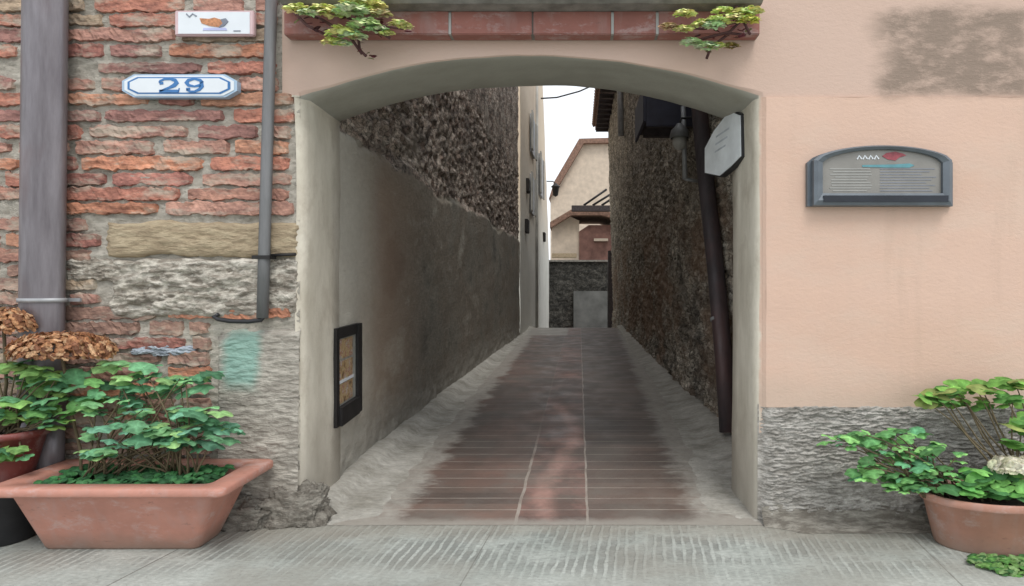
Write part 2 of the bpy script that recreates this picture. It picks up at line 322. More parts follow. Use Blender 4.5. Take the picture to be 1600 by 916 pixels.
# ------------------------------------------------------------------ object helpers
col = scene.collection
def tag(o, label=None, cat=None, group=None, kind=None):
    for k, v in (('label', label), ('category', cat), ('group', group), ('kind', kind)):
        if v: o[k] = v
    return o
def thing(name, loc, label, cat, group=None):
    o = bpy.data.objects.new(name, None); o.location = loc; o.empty_display_size = .1; col.objects.link(o)
    return tag(o, label, cat, group)
class MB:
    def __init__(s): s.v = []; s.f = []; s.mi = []; s.sm = []; s.c = []
    def add(s, vs, fs, mi=0, smooth=False, c=(1, 1, 1)):
        b = len(s.v); s.v += [tuple(x) for x in vs]; s.c += (c if isinstance(c, list) else [c]*len(vs))
        for f in fs: s.f.append(tuple(b+i for i in f)); s.mi.append(mi); s.sm.append(smooth)
        return s
    def box(s, x0, x1, y0, y1, z0, z1, mi=0, bev=0, c=(1, 1, 1)):
        if bev:
            b = min(bev, (x1-x0)*.45, (y1-y0)*.45, (z1-z0)*.45)
            bm = bmesh.new(); bmesh.ops.create_cube(bm, size=1)
            for v in bm.verts: v.co = Vector(((x0+x1)/2+v.co.x*(x1-x0), (y0+y1)/2+v.co.y*(y1-y0), (z0+z1)/2+v.co.z*(z1-z0)))
            bmesh.ops.bevel(bm, geom=bm.edges[:], offset=b, segments=2, affect='EDGES')
            bm.verts.index_update()
            s.add([v.co[:] for v in bm.verts], [[v.index for v in f.verts] for f in bm.faces], mi, False, c); bm.free(); return s
        vs = [(x, y, z) for z in (z0, z1) for y in (y0, y1) for x in (x0, x1)]
        return s.add(vs, [(0, 2, 3, 1), (4, 5, 7, 6), (0, 1, 5, 4), (2, 6, 7, 3), (0, 4, 6, 2), (1, 3, 7, 5)], mi, False, c)
    def prism(s, poly, y0, y1, mi=0, c=(1, 1, 1)):       # poly in (x, z), extruded in y
        n = len(poly); vs = [(x, y0, z) for x, z in poly]+[(x, y1, z) for x, z in poly]
        fs = [tuple(range(n)), tuple(range(2*n-1, n-1, -1))]+[(i, i+n, (i+1) % n+n, (i+1) % n) for i in range(n)]
        return s.add(vs, fs, mi, False, c)
    def tube(s, pts, r, seg=10, mi=0, ry=None, cap=True, c=(1, 1, 1)):
        pts = [Vector(p) for p in pts]; vs = []; fs = []; n = len(pts)
        for i, p in enumerate(pts):
            d = (pts[min(i+1, n-1)]-pts[max(i-1, 0)]).normalized()
            up = Vector((0, 1, 0)) if abs(d.y) < .8 else Vector((0, 0, 1))
            a = d.cross(up).normalized(); b = d.cross(a).normalized()
            ra = r[i] if isinstance(r, (list, tuple)) else r; rb = ra if ry is None else ry
            for k in range(seg):
                t = 2*math.pi*k/seg; vs.append(p+a*math.cos(t)*ra+b*math.sin(t)*rb)
        for i in range(n-1):
            for k in range(seg):
                fs.append((i*seg+k, i*seg+(k+1) % seg, (i+1)*seg+(k+1) % seg, (i+1)*seg+k))
        if cap: fs += [tuple(range(seg-1, -1, -1)), tuple((n-1)*seg+k for k in range(seg))]
        return s.add(vs, fs, mi, True, c)
    def lathe(s, prof, cx, cy, sx=1, sy=1, seg=48, mi=0):
        vs = []; fs = []
        for r, z in prof:
            for k in range(seg):
                t = 2*math.pi*k/seg; vs.append((cx+r*sx*math.cos(t), cy+r*sy*math.sin(t), z))
        for i in range(len(prof)-1):
            for k in range(seg): fs.append((i*seg+k, i*seg+(k+1) % seg, (i+1)*seg+(k+1) % seg, (i+1)*seg+k))
        fs.append(tuple(range(seg-1, -1, -1)))
        return s.add(vs, fs, mi, True)
    def grid(s, nu, nv, fn, mi=0, smooth=True, c=(1, 1, 1)):
        vs = [fn(i/nu, j/nv) for j in range(nv+1) for i in range(nu+1)]
        fs = [(j*(nu+1)+i, j*(nu+1)+i+1, (j+1)*(nu+1)+i+1, (j+1)*(nu+1)+i) for j in range(nv) for i in range(nu)]
        return s.add(vs, fs, mi, smooth, c)
    def build(s, name, mats, parent=None, loc=None, norm=False):
        if not isinstance(mats, (list, tuple)): mats = [mats]
        off = Vector(parent.location) if parent is not None and parent.type == 'EMPTY' else Vector((0, 0, 0))
        if parent is not None and parent.type == 'MESH': off = Vector((0, 0, 0)) if parent.parent is None else Vector(parent.parent.location)
        me = bpy.data.meshes.new(name); me.from_pydata([tuple(Vector(v)-off) for v in s.v], [], s.f)
        for m_ in mats: me.materials.append(m_)
        me.polygons.foreach_set('material_index', s.mi); me.polygons.foreach_set('use_smooth', s.sm)
        a = me.color_attributes.new('tint', 'FLOAT_COLOR', 'POINT')
        a.data.foreach_set('color', [x for cc in s.c for x in (*cc, 1)])
        me.update(); 
        if norm:
            bm = bmesh.new(); bm.from_mesh(me); bmesh.ops.recalc_face_normals(bm, faces=bm.faces[:]); bm.to_mesh(me); bm.free()
        o = bpy.data.objects.new(name, me); col.objects.link(o)
        if parent is not None: o.parent = parent
        return o
def fb(x, y, z, o=4): return noise.fractal(Vector((x, y, z)), 1.0, 2.0, o)
def lerp_poly(pts, t):
    for i in range(len(pts)-1):
        if pts[i][0] <= t <= pts[i+1][0]:
            k = (t-pts[i][0])/(pts[i+1][0]-pts[i][0]); return pts[i][1]*(1-k)+pts[i+1][1]*k
    return pts[-1][1] if t > pts[-1][0] else pts[0][1]
# ================================================================== SETTING
# street: one large sheet
m = MB(); xs = [-250, -30, -8, -4, -2, 0, 2, 4, 8, 30, 250]; ys = [-250, -30, -6, -1, 1, 2, 3, 3.8]
m.grid(len(xs)-1, len(ys)-1, lambda u, v: (xs[round(u*(len(xs)-1))], ys[round(v*(len(ys)-1))], 0.0), smooth=False)
tag(m.build('street', M['street']), kind='structure')
m = MB()
m.add([(-250, 3.8, -1.6), (250, 3.8, -1.6), (250, 400, -1.6), (-250, 400, -1.6)], [(0, 1, 2, 3)])
tag(m.build('ground', M['cement']), kind='structure')
# alley floor, level to the crest and falling behind it
def alz(y): return .004 if y < 19.2 else .004-.09*(y-19.2)
m = MB(); ysA = [3.66+i*.15 for i in range(104)]+[19.2, 19.4, 21, 24, 28, 32, 36]
m.grid(12, len(ysA)-1, lambda u, v: (-2.3+4.2*u, ysA[round(v*(len(ysA)-1))], alz(ysA[round(v*(len(ysA)-1))])+(-.002 if v == 0 else .003+.003*fb(u*9, v*60, 0))))
tag(m.build('alley_paving', M['tiles']), kind='structure')
# cement strips along both walls, sloping up to them, ragged inner edge
def cement(side):
    m = MB()
    def fn(u, v):
        y = 3.66+16*v
        if side < 0:
            base = lerp_poly([(3.6, -1.25), (4.0, -1.32), (5.6, -1.38), (9, -1.46), (14, -1.50), (20, -1.52)], y); wall = -2.15
        else:
            base = lerp_poly([(3.6, .72), (3.85, .85), (4.4, .88), (5.4, .98), (8, 1.12), (20, 1.28)], y); wall = 1.65
        e = base+.06*fb(y*1.8, side*5, 0)+.02*fb(y*9, side*3, 2)
        x = e+(wall-e)*u
        z = .005+.006*sstep(0, .08, u)+.006*fb(x*5, y*5, 3)*u
        if side < 0: z += .075*sstep(-1.60, -1.74, x)*1.0 if x < -1.60 else 0
        else: z += .06*sstep(1.15, 1.45, x)
        if y < 3.9: z = .0015+(z-.0015)*max(0, (y-3.66)/.24); y += .03*fb(x*6, 0, 7)*(3.9-y)/.24
        return (x, y, z)
    m.grid(14, 220, fn); return tag(m.build('cement_verge', M['cement']), kind='structure')
cement(-1); cement(1)

# ================================================================== BRICK HOUSE (left)
bh = thing('brick_house', (-3, FD, 0), 'weathered red brick house front with patches of stone and old mortar left of the archway', 'house')
BX1 = fx(468)
m = MB()
m.box(-9, fx(441)-.005, FD+.09, FD+.5, 0, 6.5)
m.box(fx(441)-.005, BX1-.01, FD+.09, FD+.5, 0, 2.74)
def mort(u, v):
    x = -4.2+u*(BX1+4.2); z = 3.7*v
    if z > 2.745: x = min(x, fx(441))
    e = .014*fb(x*3, z*9, 0)+.012*fb(x*14, z*38, 4)
    return (x, FD+.012-e, z)
m.grid(340, 320, mort)
m.box(-9, -4.2, FD, FD+.09, 0, 6.5)
m.box(-4.2, fx(441), FD+.01, FD+.09, 3.7, 6.5)
m.build('mortar_wall', M['mortar'], bh)
# bricks
BC = [(.43, .195, .14), (.39, .175, .13), (.49, .23, .145), (.35, .16, .13), (.30, .16, .14), (.43, .235, .18), (.40, .225, .18), (.50, .265, .175), (.45, .26, .205)]
def brick(m, x0, x1, z0, z1, c, dep=.035, warp=None):
    n = max(5, int((x1-x0)/.018)); k = random.random()*50; top = []; bot = []
    hh = (z1-z0)
    for i in range(n+1):
        t = i/n; x = x0+(x1-x0)*t; env = 1-.35*max(0, abs(t-.5)*2-.85)/.15
        mid = (z0+z1)/2+.010*fb(x*4+k, 1, 0); 
        top.append((x, mid+hh/2*env*(1+.35*fb(x*9+k, 2, 0)+.32*fb(x*28+k, 5, 0)))); bot.append((x, mid-hh/2*env*(1+.35*fb(x*9+k, 7, 0)+.32*fb(x*28+k, 8, 0))))
    rows = []
    for j, (s, d) in enumerate(((1.0, .0), (1.0, .9), (.93, 1.0), (.3, .97), (-.3, .97), (-.93, 1.0), (-1.0, .9), (-1.0, .0))):
        r = []
        for i in range(n+1):
            xt, zt = top[i]; _, zb = bot[i]; mz = (zt+zb)/2
            ed = .0 if i in (0, n) else 1.0
            r.append((xt, FD+.03-(.03+dep*(.8+.5*fb(xt*7+k, s*2, 1)+.5*fb(xt*34+k, s*4, 1)))*d*ed, mz+(zt-zb)/2*s))
        rows.append(r)
    vs = [p for r in rows for p in r]; w_ = n+1
    m.add(vs, [(j*w_+i, (j+1)*w_+i, (j+1)*w_+i+1, j*w_+i+1) for j in range(7) for i in range(n)], 0, False, c)
m = MB(); z = .02; row = 0
while z < 3.62:
    py = VY-(z-H)*FX/FD
    step = .098+random.uniform(-.010, .012)
    x = -4.2-random.random()*.3
    while x < BX1:
        L = random.choice([.3, .45, .58, .7, .8, .95])*random.uniform(.8, 1.2)
        x1 = min(x+L, (BX1-.02+random.uniform(-.03, .02)) if z < 2.7 else fx(438))
        px0, px1 = (x+0)*FX/FD+VX, x1*FX/FD+VX
        skip = x1-x < .06
        inbig = (px1 > 155 and 338 < py < 500)
        if inbig and px0 < 150: x1 = fx(random.uniform(140, 165)); px1 = 150; inbig = False; skip = x1-x < .06
        if py > 505 and px1 > 345:
            if px0 < 320: x1 = fx(335)
            else: skip = True
        if inbig: skip = True
        if random.random() < .05: skip = True
        if not skip:
            c = random.choice(BC); g = random.uniform(.85, 1.15); c = tuple(q*g for q in c)
            if random.random() < .08: c = (.37*g, .29*g, .21*g)
            if py > 330 and random.random() < .45: c = (.33*g, .21*g, .165*g)
            hgt = random.uniform(.066, .086)
            brick(m, x+.006, x1-.012-random.random()*.02, z+(step-hgt)/2, z+(step+hgt)/2, c, random.uniform(.008, .020))
        x = x1+random.uniform(.0, .022)
        if x1 >= (BX1-.06 if z < 2.7 else fx(436)): break
    z += step; row += 1
m.build('brickwork', M['brick'], bh)
def stone(px0, px1, py0, py1, dep, seed, amp=.3, mat_='pstone', name='stone_block', rg=.02):
    m = MB(); x0, x1, z0, z1 = fx(px0), fx(px1), fz(py1), fz(py0)
    def fn(u, v):
        a = 2*u-1; b = 2*v-1; e = (1-abs(a)**10)*(1-abs(b)**6)
        x = x0+(x1-x0)*u+.03*fb(v*3, seed, 1); zz = z0+(z1-z0)*(v)+.022*fb(u*5, seed, 3)*1
        d = dep*e**.45+rg*fb(x*7, zz*17, seed)*e+.5*rg*fb(x*22, zz*55, seed)*e
        return (x, FD+.015-d, zz)
    m.grid(100, 50, fn); return m.build(name, M[mat_], bh)
stone(166, 466, 347, 401, .045, 3, mat_='ystone', rg=.008)
stone(175, 412, 404, 496, .05, 9, rg=.035)
stone(98, 190, 405, 440, .035, 19, rg=.02)
stone(416, 464, 405, 490, .03, 31, rg=.02)
# roughcast pillar base with green stain
m = MB()
def rbase(u, v):
    x = fx(338)+(-1.80-fx(338))*u; z = 1.245*v
    e = sstep(0, .06, u)*(1-sstep(.965, 1, v)*.9)
    z2 = z - .05*(1-sstep(0, .25, u))*sstep(.8, 1, v)
    d = .03+.03*(1-v)+.006*fb(x*5, z*26, 0)+.007*fb(x*13, z*66, 4)
    return (x, FD+.015-d*e, z2)
m.grid(110, 170, rbase); m.build('rendered_base', M['rough_l'], bh)
# pale blue smear of paint on the bricks
M['smear'] = m_rough('pale_blue_stone', (.36, .42, .50), (.58, .63, .68), (.24, .27, .31))
stone(206, 305, 541, 554, .035, 44, mat_='smear', name='pale_blue_stone', rg=.02)
stone(228, 268, 548, 557, .03, 51, mat_='smear', name='pale_blue_stone', rg=.02)

# ================================================================== ARCHED HOUSE (front with the opening)
ah = thing('arched_house', (2, FD, 0), 'pink plastered house front pierced by the low arched passage', 'house')
XL, XR, ZS, ZA = -1.777, 1.135, 2.735, 3.0
XM = (XL+XR)/2; HW = (XR-XL)/2
def contour(off):
    pts = []; 
    for i in range(12): pts.append((XL-off, ZS*i/12))
    for i in range(41):
        t = -1+2*i/40; s = 1-abs(t)**2.15
        pts.append((XM+t*(HW+off), ZS+(ZA-ZS)*s+off*(.22+.5*sstep(.85, 1, abs(t)))))
    for i in range(11, -1, -1): pts.append((XR+off, ZS*i/12))
    return pts
stages = [(.055, FD), (.03, FD+.008), (.012, FD+.025), (0, FD+.06), (0, FD+.2), (0, FD+.38), (0, FD+.55), (.01, FD+.555)]
m = MB(); rings = [contour(o) for o, _ in stages]; n = len(rings[0])
vs = []
for r, (o, y) in zip(rings, stages):
    for i, (x, z) in enumerate(r):
        w_ = .012*fb(x*1.5, z*1.5, y*3)
        vs.append((x+w_, y, z+(w_ if z > 2.6 else 0)))
m.add(vs, [(j*n+i, (j+1)*n+i, (j+1)*n+i+1, j*n+i+1) for j in range(len(stages)-1) for i in range(n-1)], 0, True)
# front sheet
fr = vs[:n]; top = [i for i in range(12, n-12)]
vv = []; ff = []
L = fx(441)
for k, i in enumerate(top): vv += [fr[i], (fr[i][0], FD, 6.5)]
ff += [(2*k, 2*k+2, 2*k+3, 2*k+1) for k in range(len(top)-1)]
m.add(vv, ff, 0, False)
a = fr[top[0]]; m.add([(L, FD, 2.742), (BX1, FD, 2.742), (BX1, FD, a[2]), (L, FD, a[2])], [(0, 1, 2, 3)])
m.add([(L, FD, a[2]), a, (a[0], FD, 6.5), (L, FD, 6.5)], [(0, 1, 2, 3)])
vv = []; ff = []
for i in range(0, 13): vv += [(min(BX1, fr[i][0]-.001), FD, fr[i][2]), fr[i]]
m.add(vv, [(2*k, 2*k+1, 2*k+3, 2*k+2) for k in range(12)])
vv = []
for i in range(n-13, n): vv += [fr[i], (8, FD, fr[i][2])]
m.add(vv, [(2*k, 2*k+2, 2*k+3, 2*k+1) for k in range(12)])
b = fr[n-13]; m.add([b, (8, FD, b[2]), (8, FD, 6.5), (b[0], FD, 6.5)], [(0, 1, 2, 3)])
# back face and top (wall is 0.55 deep)
bk = vs[-n:]; vv = []
for i in top: vv += [bk[i], (bk[i][0], FD+.555, 6.5)]
m.add(vv, [(2*k+1, 2*k+3, 2*k+2, 2*k) for k in range(len(top)-1)])
m.add([(L, FD, 6.5), (8, FD, 6.5), (8, FD+.555, 6.5), (L, FD+.555, 6.5)], [(0, 1, 2, 3)])
m.add([(XR+.01, FD+.555, 0), (1.9, FD+.555, 0), (1.9, FD+.555, 6.5), (XR+.01, FD+.555, 6.5)], [(3, 2, 1, 0)])
m.build('plaster_wall', M['pink'], ah)
# thicker lower coat of plaster, right of the opening
m = MB(); m.grid(60, 30, lambda u, v: (fx(1196)+(8-fx(1196))*u, FD-.014-.004*fb(u*20, v*4, 0), .74+(2.737-.74)*v))
x0 = fx(1196)
m.add([(x0, FD-.014, 2.737), (8, FD-.014, 2.737), (8, FD+.0, 2.741), (x0, FD+.0, 2.741)], [(0, 1, 2, 3)])
m.add([(x0, FD-.014, .74), (x0, FD-.014, 2.737), (x0-.02, FD+.001, 2.741), (x0-.02, FD+.001, .74)], [(0, 1, 2, 3)])
m.build('plaster_coat', M['pink'], ah)
# roughcast plinth
m = MB()
def plinth(u, v):
    x = 1.155+2.3*u; z = .757*v
    rid = .007*fb(x*6, z*20, 0, )+.016*fb(x*16, z*75, 4)+.006*fb(x*50, z*120, 8)
    d = .03+.02*(1-v)+rid
    e = sstep(0, .035, u)*(1-.8*sstep(.97, 1, v))
    zb = z
    return (x+.0, FD+.01-d*e, zb+(.014*fb(x*5, 0, 9)+.010*fb(x*21, 0, 3))*sstep(.85, 1, v))
m.grid(380, 170, plinth); m.box(3.45, 8, FD-.04, FD+.05, 0, .757)
m.build('roughcast_plinth', M['rough_r'], ah)
# grimy low skirt of crumbling cement at the plinth foot
m = MB()
def skirt(u, v):
    x = 1.17+1.6*u; w_ = .15*(1-v)**2*(.4+.6*sstep(0, .15, u))
    return (x, FD-.03-w_-.02*fb(x*8, v*3, 0)*(1-v), .002+.11*v*(1+.4*fb(x*5, 0, 5)))
m.grid(120, 12, skirt); m.build('skirt', M['kerb'], ah)

# ---------------------------------------------------------------- ledge over the arch
DD = FD-.10
lg = thing('balcony_ledge', (0, FD-.1, fz(58)), 'terracotta fronted balcony ledge with grey stone slab above the archway', 'balcony')
m = MB(); x = fx(442); ends = [560, 703, 832, 957, 1027, 1188]
for e in ends:
    m.box(x+.004, fx(e)-.004, FD-.10+random.uniform(-.003, .003), FD-.005, fz(54), fz(17), bev=.006); x = fx(e)
m.build('tile_front', M['terra3'], lg)
m = MB(); m.box(fx(442)+.002, fx(1188)-.002, FD-.085, FD-.004, fz(53), fz(18.5)); m.build('backing', M['slab'], lg)
for e in (703, 957, 1027): m = MB(); m.box(fx(e)-.008, fx(e)+.008, FD-.103, FD-.08, fz(53.5), fz(20)); m.build('joint', M['paleink'], lg)
m = MB()
def slabf(u, v):
    x = fx(452)+(fx(1183)-fx(452))*u; 
    prof = [(FD-.02, fz(17.5)), (FD-.20, fz(17.5)), (FD-.225, fz(14)), (FD-.22, fz(8)), (FD-.21, fz(6)), (FD-.23, fz(4)), (FD-.22, fz(-1)), (FD-.02, fz(-2))]
    a = prof[round(v*7)]; return (x, a[0]+.008*fb(x*4, v*4, 0), a[1]+.004*fb(x*6, v*5, 3))
m.grid(90, 7, slabf, smooth=False); m.build('slab', M['slab'], lg)
m = MB(); m.tube([(fx(640)+.3*i, FD-.232+.004*math.sin(i*2.1), fz(10.5)+.012*math.sin(i*1.3)) for i in range(8)], .008, 6)
m.build('cable', M['paleink'], lg)

DD = FD
# ================================================================== ALLEY WALLS
def wallx_l(y): return lerp_poly([(4.2, -1.80), (4.8, -1.85), (8, -1.83), (15, -1.70), (22, -1.66)], y)
def grid_lines(segs):
    out = []
    for a, b, st in segs:
        k = int((b-a)/st); out += [a+(b-a)*i/k for i in range(k)]
    return out+[segs[-1][1]]
ll = thing('stone_house', (-3, 10, 0), 'tall house of rough dark stone with worn plaster below, left side of alley', 'house')
Ys = grid_lines([(FD+.54, 9, .035), (9, 16.2, .07)]); Zs = grid_lines([(0, 4.6, .035), (4.6, 12.5, .12)])
m = MB()
def lw(u, v):
    y = Ys[round(u*(len(Ys)-1))]; z = Zs[round(v*(len(Zs)-1))]
    e = 2.70+.22*fb(y*.7, 2, 0)
    s = sstep(e-.02, e+.02, z)
    d = .05*(1-sstep(e-.02, e+.05, z))+.02*fb(y*.7, z*.7, 5)
    if s > 0:
        vd = noise.voronoi(Vector((y*7, z*11, 0)))[0]
        d += s*(min(.028, (vd[1]-vd[0])*.09)-.01)+s*.03*fb(y*7, z*10, 0)
    else: d += .006*fb(y*5, z*5, 8)
    if z < .5: d += .03*(1-z/.5)*fb(y*6, z*8, 2)
    return (wallx_l(y)+d-.03, y, z)
m.grid(len(Ys)-1, len(Zs)-1, lw)
m.box(-8, -1.9, 16.1, 16.2, 0, 12.5)
m.box(-8, wallx_l(16.2)-.05, FD+.5, 16.1, 12.4, 12.5)
m.build('stone_wall', M['wall_l'], ll)
# next house on the left, cream and grey plaster
cl = thing('plastered_house', (-3, 20, 0), 'pale plastered house further down the alley on the left, grey below and cream above', 'house')
m = MB()
def lw2(u, v):
    y = 16.2+15.4*u; z = -1.5+15*v; x = -1.66+.0*u-.10*u*0+.02*fb(y*.8, z*.8, 0)
    x -= .032*max(0, z-3)*u*1.1
    return (x, y, z)
m.grid(30, 40, lw2)
m.add([(-1.66, 31.6, -1.5), (-8, 31.6, -1.5), (-8.4, 31.6, 13.5), (-2.03, 31.6, 13.5)], [(0, 1, 2, 3)])
mm = N('alley_plaster', .9); X, Y, Z = mm.xyz(); v_ = mm.mp((1, .6, 1))
a_ = mm.noise(v_, 1.2, 5, .65)
mm.col(mm.mix(mm.ramp(mm.math('ADD', mm.math('DIVIDE', Z, 10), mm.math('MULTIPLY', a_, .25)), (.38, 0), (.75, 1)),
      mm.mix(a_, (.50, .50, .45), (.78, .77, .71)), mm.mix(a_, (.60, .49, .37), (.68, .58, .45))))
mm.bump(mm.noise(v_, 12, 5), .5, .03)
m.build('plaster_wall', mm.done(), cl)
for (y0, y1, z0, z1) in ((19.5, 20.6, 3.9, 5.2), (24, 25.4, 5.2, 6.9), (19.7, 20.9, 6.0, 7.3)):
    m = MB(); m.box(-1.72, -1.60, y0, y1, z0, z1); o = m.build('window', M['zinc'], cl)
    for q in range(2):
        m = MB(); m.box(-1.60, -1.55, y0-.45+q*(y1-y0+.5), y0-.05+q*(y1-y0+.5), z0, z1, bev=.01); m.build('shutter', M['greyplaster'], o)
for y_, z_ in ((17.6, 3.05), (17.9, 4.35), (26.5, 3.4)):
    m = MB(); m.box(-1.70, -1.56, y_, y_+.5, z_, z_+.42, bev=.02); m.build('niche_shade', M['shadowhole'], cl)  # solid near-black blocks, the shade inside small wall holes given as colour
m = MB(); m.tube([(-1.60, 21.8, -.2), (-1.60, 21.8, 9)], .05, 8); m.build('downpipe', M['greyplaster'], cl)

# right wall, leaning a little inwards
def wallx_r(y, z): return lerp_poly([(4.2, 1.60), (6, 1.56), (9, 1.5), (25, 1.5)], y)-.03*z
rr = thing('dark_stone_house', (3, 12, 0), 'dark rubble stone house with overhanging tiled eaves on the right side of the alley', 'house')
Ys = grid_lines([(FD+.56, 9, .035), (9, 16, .07), (16, 25, .15)]); Zs = grid_lines([(-1, 0, .1), (0, 4.2, .035), (4.2, 8.2, .1)])
m = MB()
def rw(u, v):
    y = Ys[round(u*(len(Ys)-1))]; z = Zs[round(v*(len(Zs)-1))]
    vd = noise.voronoi(Vector((y*6.5, z*10, 3)))[0]
    d = min(.04, (vd[1]-vd[0])*.12)-.01+.035*fb(y*6, z*9, 0)+.03*fb(y*.8, z*.8, 5)
    if z < .45: d += .05*(1-z/.45)*(1+fb(y*5, z*6, 2))
    return (wallx_r(y, z)-d, y, z)
m.grid(len(Ys)-1, len(Zs)-1, rw)
m.add([(wallx_r(25, -1), 25, -1), (7, 25, -1), (7, 25, 8.2), (wallx_r(25, 8.2), 25, 8.2)], [(3, 2, 1, 0)])
m.build('stone_wall', M['wall_r'], rr)
m = MB(); m.add([(.72, 9.7, 8.32), (.72, 25.3, 8.32), (7, 25.3, 11.0), (7, 9.7, 11.0)], [(0, 1, 2, 3)])
m.add([(.74, 9.7, 8.24), (7, 9.7, 10.9), (7, 25.3, 10.9), (.74, 25.3, 8.24)], [(0, 1, 2, 3)])
m.box(.70, .76, 9.7, 25.3, 8.20, 8.33)
k = 9.9
while k < 25.3:
    m.tube([(.58, k, 8.36), (1.3, k, 8.66), (3, k, 9.40)], .10, 8); k += .33
rf = m.build('roof', M['rooftile'], rr)
k = 10
while k < 25.2: m = MB(); m.box(.72, 1.4, k, k+.12, 8.06, 8.22); m.build('rafter', M['darkwood'], rf); k += .65
# ================================================================== PIPES
# big downpipe
DD = FD-.12
dp = thing('downpipe', (fx(62), FD-.1, 0), 'thick grey brown metal downpipe running down the brick wall at the left edge', 'downpipe')
m = MB(); pts = []
for i in range(14):
    py = -330+i*(960/13); cx = 66-(py/520)*5.5; pts.append((fx(cx), FD-.10, fz(py)))
m.tube(pts, .133, 28, ry=.075)
m.tube([(fx(60), FD-.10, .12), (fx(60), FD-.10, fz(630))], .133, 28, ry=.075)
m.build('pipe', M['pipe'], dp)
m = MB(); z = fz(470); m.tube([(fx(61), FD-.10, z-.01), (fx(61), FD-.10, z+.016)], .142, 28, ry=.084)
m.box(fx(61)-.19, fx(61)+.19, FD-.045, FD-.03, z-.008, z+.014); m.build('bracket', M['zinc'], dp)
# thin pipe and cable
DD = FD-.065
tp = thing('conduit', (fx(415), FD-.06, fz(495)), 'thin grey steel conduit on the brickwork just left of the archway', 'pipe')
m = MB(); pts = [(fx(424-(py/500)*14), FD-.065, fz(py)) for py in (-330, 0, 100, 200, 300, 400, 497)]
m.tube(pts, .036, 14, ry=.03); m.build('pipe', M['pipe2'], tp)
m = MB(); z = fz(402); m.box(fx(398), fx(426), FD-.1, FD-.02, z-.012, z+.01); m.tube([(fx(420), FD-.04, z+.012), (fx(458), FD-.03, z+.02)], .01, 6)
m.build('clamp', M['iron'], tp)
m = MB(); z = fz(497)
m.tube([(fx(412), FD-.065, z+.01), (fx(409), FD-.07, z-.012), (fx(390), FD-.075, z-.022), (fx(362), FD-.075, z-.02), (fx(340), FD-.06, z-.008), (fx(331), FD-.045, z+.006), (fx(338), FD-.04, z+.022)], .014, 8)
m.build('cable', M['black'], tp)
# brown downpipe in the alley
ap = thing('downpipe', (1.45, 5.6, 0), 'dark brown leaning downpipe inside the alley below the octagonal sign', 'downpipe')
m = MB(); m.tube([(1.44, 5.55, .1), (1.42, 5.66, .8), (1.385, 5.85, 1.7), (1.34, 6.1, 2.65), (1.30, 6.3, 3.6), (1.27, 6.4, 5.2)], .088, 18, ry=.075)
m.build('pipe', M['pipe3'], ap)
m = MB(); m.tube([(1.405, 5.75, 1.17), (1.40, 5.76, 1.20)], .096, 18, ry=.084); m.build('bracket', M['zinc'], ap)
tp2 = MB(); tp2.tube([(1.24, 6.75, 2.75), (1.22, 6.75, 3.6)], .03, 8); tp2.tube([(1.24, 6.75, 2.75), (1.42, 6.85, 2.74)], .02, 8)
tag(tp2.build('conduit', M['zinc']), 'short pale grey conduit hanging under the dark canopy in the alley', 'pipe')
tp3 = MB(); tp3.tube([(1.19, 16.4, 5.7), (1.15, 16.4, 8.1)], .09, 8)
tag(tp3.build('downpipe', M['zinc']), 'grey pipe high on the dark stone wall below the jagged eaves', 'pipe')
# dark canopy on the right wall
cp = thing('canopy', (1.2, 8, 3.4), 'dark wooden canopy jutting from the stone wall under the right end of the arch', 'canopy')
m = MB(); m.box(.80, 1.46, 6.9, 7.9, 3.55, 3.64, bev=.01); m.build('deck', M['darkwood'], cp)
for k in range(2):
    m = MB(); m.box(.84, 1.44, 7.0+k*.49, 7.1+k*.49, 3.44, 3.55); m.build('joist', M['darkwood'], cp)
m = MB(); m.box(.765, .80, 6.88, 7.92, 3.46, 3.9, bev=.008); m.box(.80, 1.46, 6.86, 6.9, 3.40, 3.9, bev=.008); m.build('fascia', flat('blue_black', (.03, .03, .05), .6), cp)
# lamp under the canopy
lp = thing('wall_lamp', (1.12, 6.6, 3.1), 'small grey lamp hanging in the alley beside the octagonal sign', 'lamp')
m = MB(); m.lathe([(.0, 3.36), (.03, 3.36), (.05, 3.33), (.10, 3.28), (.115, 3.2), (.10, 3.19)], 1.15, 6.6, seg=20); m.build('shade', M['pipe2'], lp)
m = MB(); m.lathe([(.085, 3.20), (.08, 3.12), (.05, 3.07), (.01, 3.055)], 1.15, 6.6, seg=20); m.build('bulb_cover', M['greyplaster'], lp)
m = MB(); m.tube([(1.15, 6.6, 3.35), (1.17, 6.6, 3.42), (1.30, 6.6, 3.43), (1.48, 6.6, 3.40)], .014, 8); m.build('arm', M['iron'], lp)

